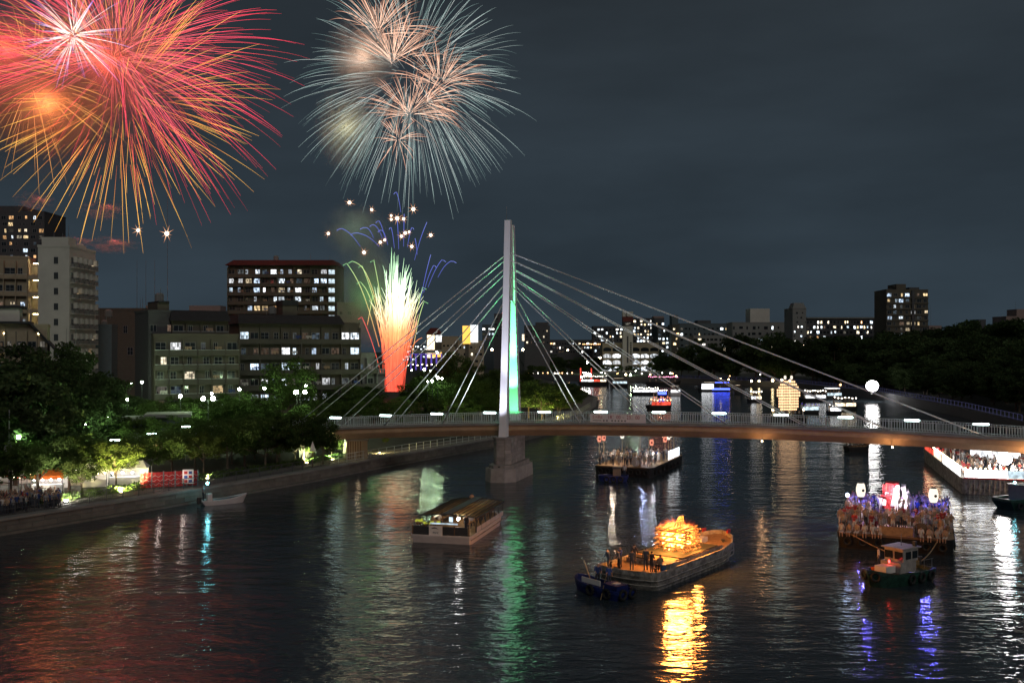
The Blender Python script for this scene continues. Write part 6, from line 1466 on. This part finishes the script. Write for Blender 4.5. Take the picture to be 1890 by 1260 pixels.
far_boat(1558, 757, 48, 'dark boat with a long warm-lit cabin and red stern lamp', -.05, 'dark_metal', ['panel_warm','panel_warm'], 'bulb_small', 2, h=1.0, W=4)
far_boat(1492, 764, 40, 'low dark barge with lilac and cyan lamps behind the bridge rail', .1, None, ['panel_blue'], 'violet_glow', 2, h=.9, W=4)
far_boat(1582, 833, 44, 'small unlit launch in the shadow under the bridge', .15, 'dark_metal', None, None, 1, h=.7, W=2.4)
far_boat(1540, 765, 26, 'small boat with white lamps crossing behind the bridge lamps', .0, None, ['panel_white'], 'bulb_small', 2, h=.8, W=3)
# far shore lights and stalls
r = random.Random(11); km = MB().ball((0,0,0), .5, 8, 5).mesh('bulb', M['bulb_small']); ko = MB().ball((0,0,0), .5, 8, 5).mesh('bulb', M['bulb_orange'])
for i in range(26):
    px = r.uniform(975,1640) if i > 9 else 975+i*9
    py = r.uniform(690,698) if px < 1460 else r.uniform(708,718)
    Y = 520 if px < 1250 else (420 if px < 1460 else 360)
    p = P(px, py, Y+r.uniform(20,40)); o = thing('shore_lamp', 'tiny lamp on a post along the distant shore', 'street lamp', (p.x, p.y, 2.4), 0, 'tiny lamps along the far shore')
    MB().tube([(0,0,0),(0,0,max(.5,p.z-2.4))], .06, 5).build('post', M['dark_metal'], o); put('bulb', km if r.random() < .5 else ko, o, (0,0,max(.5,p.z-2.4)), scale=r.uniform(.4,.9))
r = random.Random(19); pt2 = resample(along(LEFT[3:5], 3.2), .55)
cl_ = []
for k in range(90):
    (p, d) = pt2[int(r.uniform(0, min(len(pt2)-1, 16)))]; off = abs(r.gauss(0,1.6)); cl_.append(((p[0]-d.y*off+r.uniform(-.3,.3), p[1]+d.x*off+r.uniform(-.3,.3), BANK+.04), -.7+r.uniform(-1.2,1.2)))
crowd_mass('crowd', cl_, 8, ('dark','shirt','grey','blue','tan','red'), 'dim mass of the crowd behind the front rows on the left promenade')
for k, (xa, ya, xb, yb, Y_) in enumerate(((-10,842,72,850,116), (40,856,128,862,113), (-10,868,60,872,111), (90,846,170,862,118))):
    a_ = P(xa, ya, Y_); b_ = P(xb, yb, Y_); o = thing('festoon_lights', ('upper left','upper right','lower left','rightmost')[k]+' string of small red and white bulbs over the stalls', 'string lights', (a_.x, a_.y, BANK))
    MB().tube([a_+(b_-a_)*t_/10-Vector((0,0,.5*sin(pi*t_/10))) for t_ in range(11)], .015, 4).build('cable', M['black'], o, world=True)
    for q_ in (a_, b_): MB().tube([(q_.x,q_.y,BANK), tuple(q_)], .04, 5).build('pole', M['steel'], o, world=True)
    fw = bpy.data.meshes.get('festoon_white') or MB().ball((0,0,0), .10, 8, 5).mesh('festoon_white', M['lamp_gold']); fr = bpy.data.meshes.get('festoon_red') or MB().ball((0,0,0), .14, 8, 5).mesh('festoon_red', M['bulb_red'])
    for t_ in range(13):
        q_ = a_+(b_-a_)*(t_+.5)/13-Vector((0,0,.5*sin(pi*(t_+.5)/13)+.14)); put('bulb', fr if t_ % 3 == 1 else fw, o, (q_.x-a_.x, q_.y-a_.y, q_.z-BANK))
# crowd on the left promenade
r = random.Random(15); gL = 'crowd waiting on the left promenade'
pth = resample(along(LEFT[3:5], 1.5), .62)
for k in range(42):
    (p, d) = pth[int(r.uniform(0, min(len(pth)-1, 12)))]; off = abs(r.gauss(0,1.1))
    person((p[0]-d.y*off+r.uniform(-.3,.3), p[1]+d.x*off+r.uniform(-.3,.3), BANK+.04), -.7+r.uniform(-.9,.9), r.choice(('stand','fold','stand','point','up','lean')), r.choice(('dark','shirt','grey','blue','dark','tan','shirt')), 'spectator in the crowd pressed along the left promenade fence', gL)

# ------------------------------------------------------------------ fireworks: glowing spark trails hanging in the sky
def lerp3(stops, t):
    for (a, ca), (b_, cb_) in zip(stops[:-1], stops[1:]):
        if t <= b_: u = (t-a)/(b_-a); return tuple(ca[i]+(cb_[i]-ca[i])*u for i in range(3))
    return stops[-1][1]
def trail_part(o, pts, rad, stops, gain=1.0):
    k = len(pts); mb = MB(); mb.c = []
    mb.tube(pts, rad, 3, 0, [tuple(c*gain for c in lerp3(stops, i/(k-1))) for i in range(k)], cap=False)
    mb.build('trail', M['spark'], o, world=True)
def sphere_dir(r):
    z = r.uniform(-1,1); a = r.uniform(0, 2*pi); s = sqrt(1-z*z); return Vector((s*cos(a), s*sin(a), z))
def burst(label, px, py, Y, Rp, n, r0, r1, width, stops, droop=.10, seed=1, gain=(.7,1.3), cone=None, k=9, taper=.25):
    r = random.Random(seed); c = P(px, py, Y); Rm = Rp/F*Y; width = width*KF
    o = thing('firework_burst', label, 'firework', c)
    for i in range(n):
        d = sphere_dir(r)
        if cone:
            while d.dot(cone[0]) < cone[1]: d = sphere_dir(r)
        a = r.uniform(*r0); b_ = r.uniform(*r1)*(1.0 if r.random() < .75 else r.uniform(.6,.9)); pts = []; rad = []; jit = Vector((r.gauss(0,1), r.gauss(0,1), r.gauss(0,1)))*Rm*.02
        for j in range(k):
            t = j/(k-1); q = a+(b_-a)*t; pts.append(c+jit+d*Rm*(1.12*q-.12*q**3) - Vector((0,0,droop*1.25*Rm*q**2.8)))
            rad.append(width*(taper+(1-taper)*sin(pi*min(1,max(0,.12+.85*t)))))
        if pts[-1].y/ max(1,1) < 50: continue
        vis = any(-120 < (p.x/p.y*F+945) < 2000 and (HOR-(p.z-CAMZ)/p.y*F) > -60 for p in pts)
        if not vis: continue
        trail_part(o, pts, rad, stops, r.uniform(*gain)*(1.0 if r.random() < .7 else r.uniform(.3,.7)))
    return o
FY = 250; KF = FY/430.0                       # the shells burst above the left bank
burst('huge pink-red firework burst at top left', 218, 92, FY, 335, 300, (.08,.45), (.80,1.04), .068, [(0,(1.8,.35,.35)), (.35,(2.1,.18,.33)), (.8,(1.9,.10,.20)), (1,(1.0,.07,.12))], .085, 1, taper=.5, cone=(Vector((.35,0,.95)),-.62))
burst('golden yellow firework burst overlapping the pink-red one', 226, 178, FY-5, 272, 270, (.25,.55), (.78,1.05), .068, [(0,(1.3,.22,.08)), (.3,(1.9,.62,.12)), (.65,(2.1,1.15,.20)), (1,(1.2,.55,.12))], .045, 2, taper=.5)
burst('dense inner pink shell within the huge pink-red burst', 205, 110, FY+2, 240, 220, (.05,.4), (.7,1.08), .052, [(0,(2.2,.6,.4)), (.4,(2.0,.25,.35)), (1,(1.1,.08,.14))], .08, 12, taper=.5, cone=(Vector((.35,0,.95)),-.6))
burst('fine outer red shell around the huge pink-red burst', 222, 100, FY-3, 322, 220, (.2,.6), (.7,1.06), .045, [(0,(2.2,.3,.25)), (.5,(2.2,.16,.22)), (1,(1.2,.08,.10))], .08, 13, taper=.5, cone=(Vector((.35,0,.95)),-.75))
burst('white and violet firework burst inside the top left fireworks', 135, 66, FY-8, 118, 90, (.03,.12), (.55,1.0), .12, [(0,(2.4,2.0,1.7)), (.5,(1.5,1.2,1.2)), (.8,(.6,.35,1.1)), (1,(.25,.15,.8))], .08, 3)
burst('orange firework burst at the left edge', 60, 150, FY+3, 190, 90, (.2,.5), (.7,1.0), .085, [(0,(1.6,.5,.2)), (.5,(1.4,.6,.15)), (1,(.8,.35,.08))], .1, 4)
burst('huge pale teal firework burst at top centre', 762, 150, FY, 232, 300, (.22,.60), (.80,1.03), .053, [(0,(.55,.58,.56)), (.4,(.88,.98,.93)), (.75,(.74,.98,.93)), (1,(.36,.48,.46))], .12, 5, (.6,1.35), taper=.4)
burst('second pale teal shell filling the top centre burst', 748, 135, FY+6, 205, 230, (.15,.6), (.75,1.10), .050, [(0,(.50,.55,.52)), (.6,(.6,.9,.85)), (1,(.3,.46,.44))], .13, 6, (.5,1.2), taper=.4)
up = Vector((.1,0,1)).normalized()
SAL = [(0,(2.0,1.35,1.0)), (.3,(1.6,.92,.64)), (.75,(1.0,.5,.33)), (1,(.3,.14,.10))]
for i, (px, py, Rp, n, lb, cn) in enumerate(((724,116,122,110,'salmon brush of sparks at the left of the teal burst',(up,.45)), (812,158,115,105,'salmon brush of sparks at the right of the teal burst',(up,.1)), (755,212,108,115,'salmon brush of sparks in the middle of the teal burst',(up,-.1)),
                                         (735,258,60,56,'smallest lowest salmon brush of sparks in the teal burst',(up,-.8)), (698,60,118,90,'salmon brush of sparks at the top edge of the teal burst',(up,.2)), (786,190,80,60,'salmon brush of sparks between the two largest brushes',(Vector((.7,0,.7)),.2)))):
    burst(lb, px, py, FY-6, Rp, n, (.0,.5), (.45,1.15), .10, SAL, .14, 40+i, (.5,1.25), cn, 8, .15)
# fountain of sparks
r = random.Random(77); fY = 300; fb0 = P(728, 722, fY)
fo = thing('spark_fountain', 'fountain of red, white and green sparks rising from behind the trees', 'firework', fb0)
MX = fY/F
RGB = [(0,(1.1,.10,.06)), (.24,(1.4,.17,.08)), (.40,(1.6,.50,.18)), (.54,(1.7,1.35,.8)), (.74,(1.2,1.7,1.1)), (1,(.35,.85,.4))]
for i in range(190):
    tgt = r.gauss(0,1); tgt = max(-1.9, min(1.9, tgt)); x1 = 34*tgt*.58+4; hpx = r.triangular(105,275,235)*(1-.10*abs(tgt)); x0 = r.uniform(-12,10)+tgt*4
    pts = []; n = 11; curl = r.random() < .25
    for j in range(n):
        t = j/(n-1); s_ = t**.92; x = x0+(x1-x0)*s_**1.25; z = hpx*s_
        if curl and t > .7: x += (1 if x1 > x0 else -1)*(t-.7)*34; z -= (t-.7)**2*150
        pts.append(fb0+Vector((x*MX, r.uniform(-.0,.0)+tgt*1.2*s_+ (i%7-3)*.8, z*MX)))
    core = abs(tgt-.35) < .5
    hs = hpx/268
    st = [(min(1,a/hs) if hs < 1 else a, c) for a, c in RGB]; st = [(a, c) for k2, (a, c) in enumerate(st) if a < 1 or k2 == 0] + [(1, lerp3(RGB, hs*.98))]
    trail_part(fo, pts, [.10 if core else .066]*(n-2)+[.08,.03], st, (1.6 if core else 1.2)*r.uniform(.75,1.3))
for (xs, ys, xe, ye, bend) in ((688,545,678,600,0), (640,486,700,640,-14), (650,482,706,600,-20), (668,490,712,640,-8), (690,480,716,650,-8), (780,530,756,640,4), (783,556,760,660,8), (668,585,706,700,-6), (665,520,702,620,-12)):
    a_ = P(xe, ye, fY); b_ = P(xs, ys, fY); pts = []
    for j in range(10):
        t = j/9; p = a_+(b_-a_)*t; p.z += sin(pi*t)*abs(bend)*MX*1.6; pts.append(p)
    pts.append(b_+Vector(((xs-xe)/abs(xs-xe+.01)*7*MX, 0, -4*MX)))
    trail_part(fo, pts, .10, [(0,(1.2,.35,.12)), (.5,(1.0,1.1,.4)), (1,(.35,.9,.35))] if ys < 560 else [(0,(1.2,.2,.1)), (1,(1.2,.12,.15))])
bo = thing('blue_comets', 'thin blue-violet comet arcs above the spark fountain', 'firework', P(730, 470, fY))
BLU = [(0,(.10,.12,.45)), (.6,(.16,.2,.85)), (1,(.25,.3,.9))]
for (x0, y0, x1, y1, cx) in ((775,560,795,470,0), (782,540,800,490,4), (790,530,815,480,6), (808,512,832,482,8), (765,480,788,410,0), (736,460,733,400,0), (745,455,746,395,0), (728,458,722,420,-3), (716,452,705,425,-6), (752,456,760,420,3), (665,455,632,422,-8), (690,440,675,420,-8), (706,440,690,415,-6), (740,392,732,355,-4), (770,470,766,440,0), (700,455,660,430,-10), (712,446,700,408,-5)):
    a_ = P(x0, y0, fY-4); b_ = P(x1, y1, fY-4); pts = []
    for j in range(9):
        t = j/8; p = a_+(b_-a_)*t; p.z += sin(pi*t)*5*MX; pts.append(p)
    if cx: pts.append(b_+Vector((cx*MX*.7, 0, -.5*MX))); pts.append(b_+Vector((cx*MX*1.3, 0, -3.5*MX)))
    trail_part(bo, pts, .085, BLU)
core = MB().ball((0,0,0), .48, 10, 6).mesh('star_core', emat('star_core', (1.0,.86,.66), 5.0, 'NONE'))
skm = MB(); skm.c = []; skm.tube([(0,0,0),(0,0,1.0),(0,0,2.1)], [.10,.07,.01], 4, 0, [(2,1.5,1.0),(1.1,.55,.3),(.35,.12,.06)]); skm = skm.mesh('star_ray', M['spark'])  # radial spikes shaped after lens glare round the bright stars
for i, (px, py, s_) in enumerate(((645,374,1.0), (686,387,.75), (763,386,1.05), (606,431,.8), (795,434,.9), (733,403,1.1), (722,405,.7), (745,404,.8), (748,430,.9), (741,436,.8), (760,455,.85), (672,466,.95), (702,447,.8), (710,443,.7), (722,398,.6), (755,428,.6))):
    o = thing('firework_star', 'small golden star with glare rays hanging above the spark fountain', 'firework', P(px, py, fY-6), 0, 'golden stars above the fountain'); put('core', core, o, scale=s_)
    for j in range(8):
        q = put('spark', skm, o, scale=s_*r.uniform(.6,1.0)); q.rotation_euler = (0, 2*pi*j/8+.3, r.uniform(-.4,.4))
for px, py, s_, lb in ((255,425,1.0,'small red-white star with glare rays below the golden burst'), (308,431,1.35,'brightest golden star with glare rays below the golden burst')):
    o = thing('firework_star', lb, 'firework', P(px, py, FY-12)); put('core', core, o, scale=s_*.78)
    for j in range(8): q = put('spark', skm, o, scale=s_*.9*r.uniform(.6,1.0)); q.rotation_euler = (0, 2*pi*j/8+.3, r.uniform(-.4,.4))

# ------------------------------------------------------------------ smoke, lit by added lamps that stand for the fireworks
def smoke_mat(name, col, dens, scale, thr=.45):
    m = bpy.data.materials.new(name); m.use_nodes = True; n = m.node_tree.nodes; l = m.node_tree.links; n.clear()
    t = n.new('ShaderNodeTexCoord'); z = n.new('ShaderNodeTexNoise'); z.inputs['Scale'].default_value = scale; z.inputs['Detail'].default_value = 4; l.new(t.outputs['Object'], z.inputs['Vector'])
    q = n.new('ShaderNodeMapRange'); q.inputs['From Min'].default_value = thr; q.inputs['From Max'].default_value = thr+.22; l.new(z.outputs[0], q.inputs['Value'])
    ln = n.new('ShaderNodeVectorMath'); ln.operation = 'LENGTH'; l.new(t.outputs['Object'], ln.inputs[0])
    f_ = n.new('ShaderNodeMapRange'); f_.interpolation_type = 'SMOOTHSTEP'; f_.inputs['From Min'].default_value = .98; f_.inputs['From Max'].default_value = .25; f_.inputs['To Min'].default_value = 0; f_.inputs['To Max'].default_value = dens; l.new(ln.outputs['Value'], f_.inputs['Value'])
    mu = n.new('ShaderNodeMath'); mu.operation = 'MULTIPLY'; l.new(q.outputs[0], mu.inputs[0]); l.new(f_.outputs[0], mu.inputs[1])
    v = n.new('ShaderNodeVolumePrincipled'); v.inputs['Color'].default_value = (*col, 1); l.new(mu.outputs[0], v.inputs['Density']); v.inputs['Anisotropy'].default_value = .0
    o = n.new('ShaderNodeOutputMaterial'); l.new(v.outputs[0], o.inputs['Volume']); return m
def smoke(px, py, Y, rx, rz, dens, scale, col=(.8,.8,.8), ry=None, thr=.42):
    if Y > 400: Y *= KF; dens /= KF
    mb = MB(); mb.ball((0,0,0), 1.0, 16, 10); c = P(px, py, Y)
    o = mb.build('smoke', smoke_mat('smoke_%d_%d' % (px, py), col, dens, scale, thr), None, tuple(c)); s = Y/F
    o.scale = (rx*s, (ry or rx)*s, rz*s); tag(o, None, None, None, 'stuff'); return o
smoke(130, 150, 470, 320, 225, .02, 1.9, ry=150, thr=.36)
def glow_cloud(px, py, Y, rx, rz, dens, power, col, rad=4.0):     # a thick puff of smoke with an added lamp inside to make it glow
    smoke(px, py, Y, rx*1.15, rz*1.15, dens*1.25, 2.1, ry=rx, thr=.36); k_ = KF if Y > 400 else 1.0; lamp('firework_glow', None, P(px, py, Y*k_), power*k_*k_, col, rad*k_)
glow_cloud(85, 185, 455, 150, 105, .085, 5.0e4, (1.0,.24,.07)); glow_cloud(190, 110, 458, 150, 110, .07, 3.8e4, (1.0,.10,.06)); glow_cloud(10, 90, 458, 110, 90, .07, 2.6e4, (1.0,.10,.07))
glow_cloud(640, 235, 458, 62, 85, .07, 7.0e3, (.75,.70,.40)); glow_cloud(668, 105, 458, 70, 75, .07, 1.1e4, (1.0,.62,.42))
smoke(668, 515, 308, 74, 150, .08, 1.9, ry=60, thr=.38); smoke(655, 425, 308, 80, 62, .05, 1.7, ry=60, thr=.38)
glow_cloud(682, 545, 312, 52, 95, .16, 2.2e3, (.16,1.0,.26), 5.0); glow_cloud(655, 420, 312, 56, 48, .10, 1.0e3, (.6,1.0,.72), 5.0)
for px, py, a_, b_ in ((62,372,30,14), (190,388,34,14), (140,446,26,9), (205,452,40,12)): smoke(px, py, 436, a_*1.5, b_*1.6, .22, 2.6, ry=a_, thr=.47); lamp('firework_glow', None, P(px+8, py-6, 430*KF), 3.0e2, (1.0,.14,.10), .6)
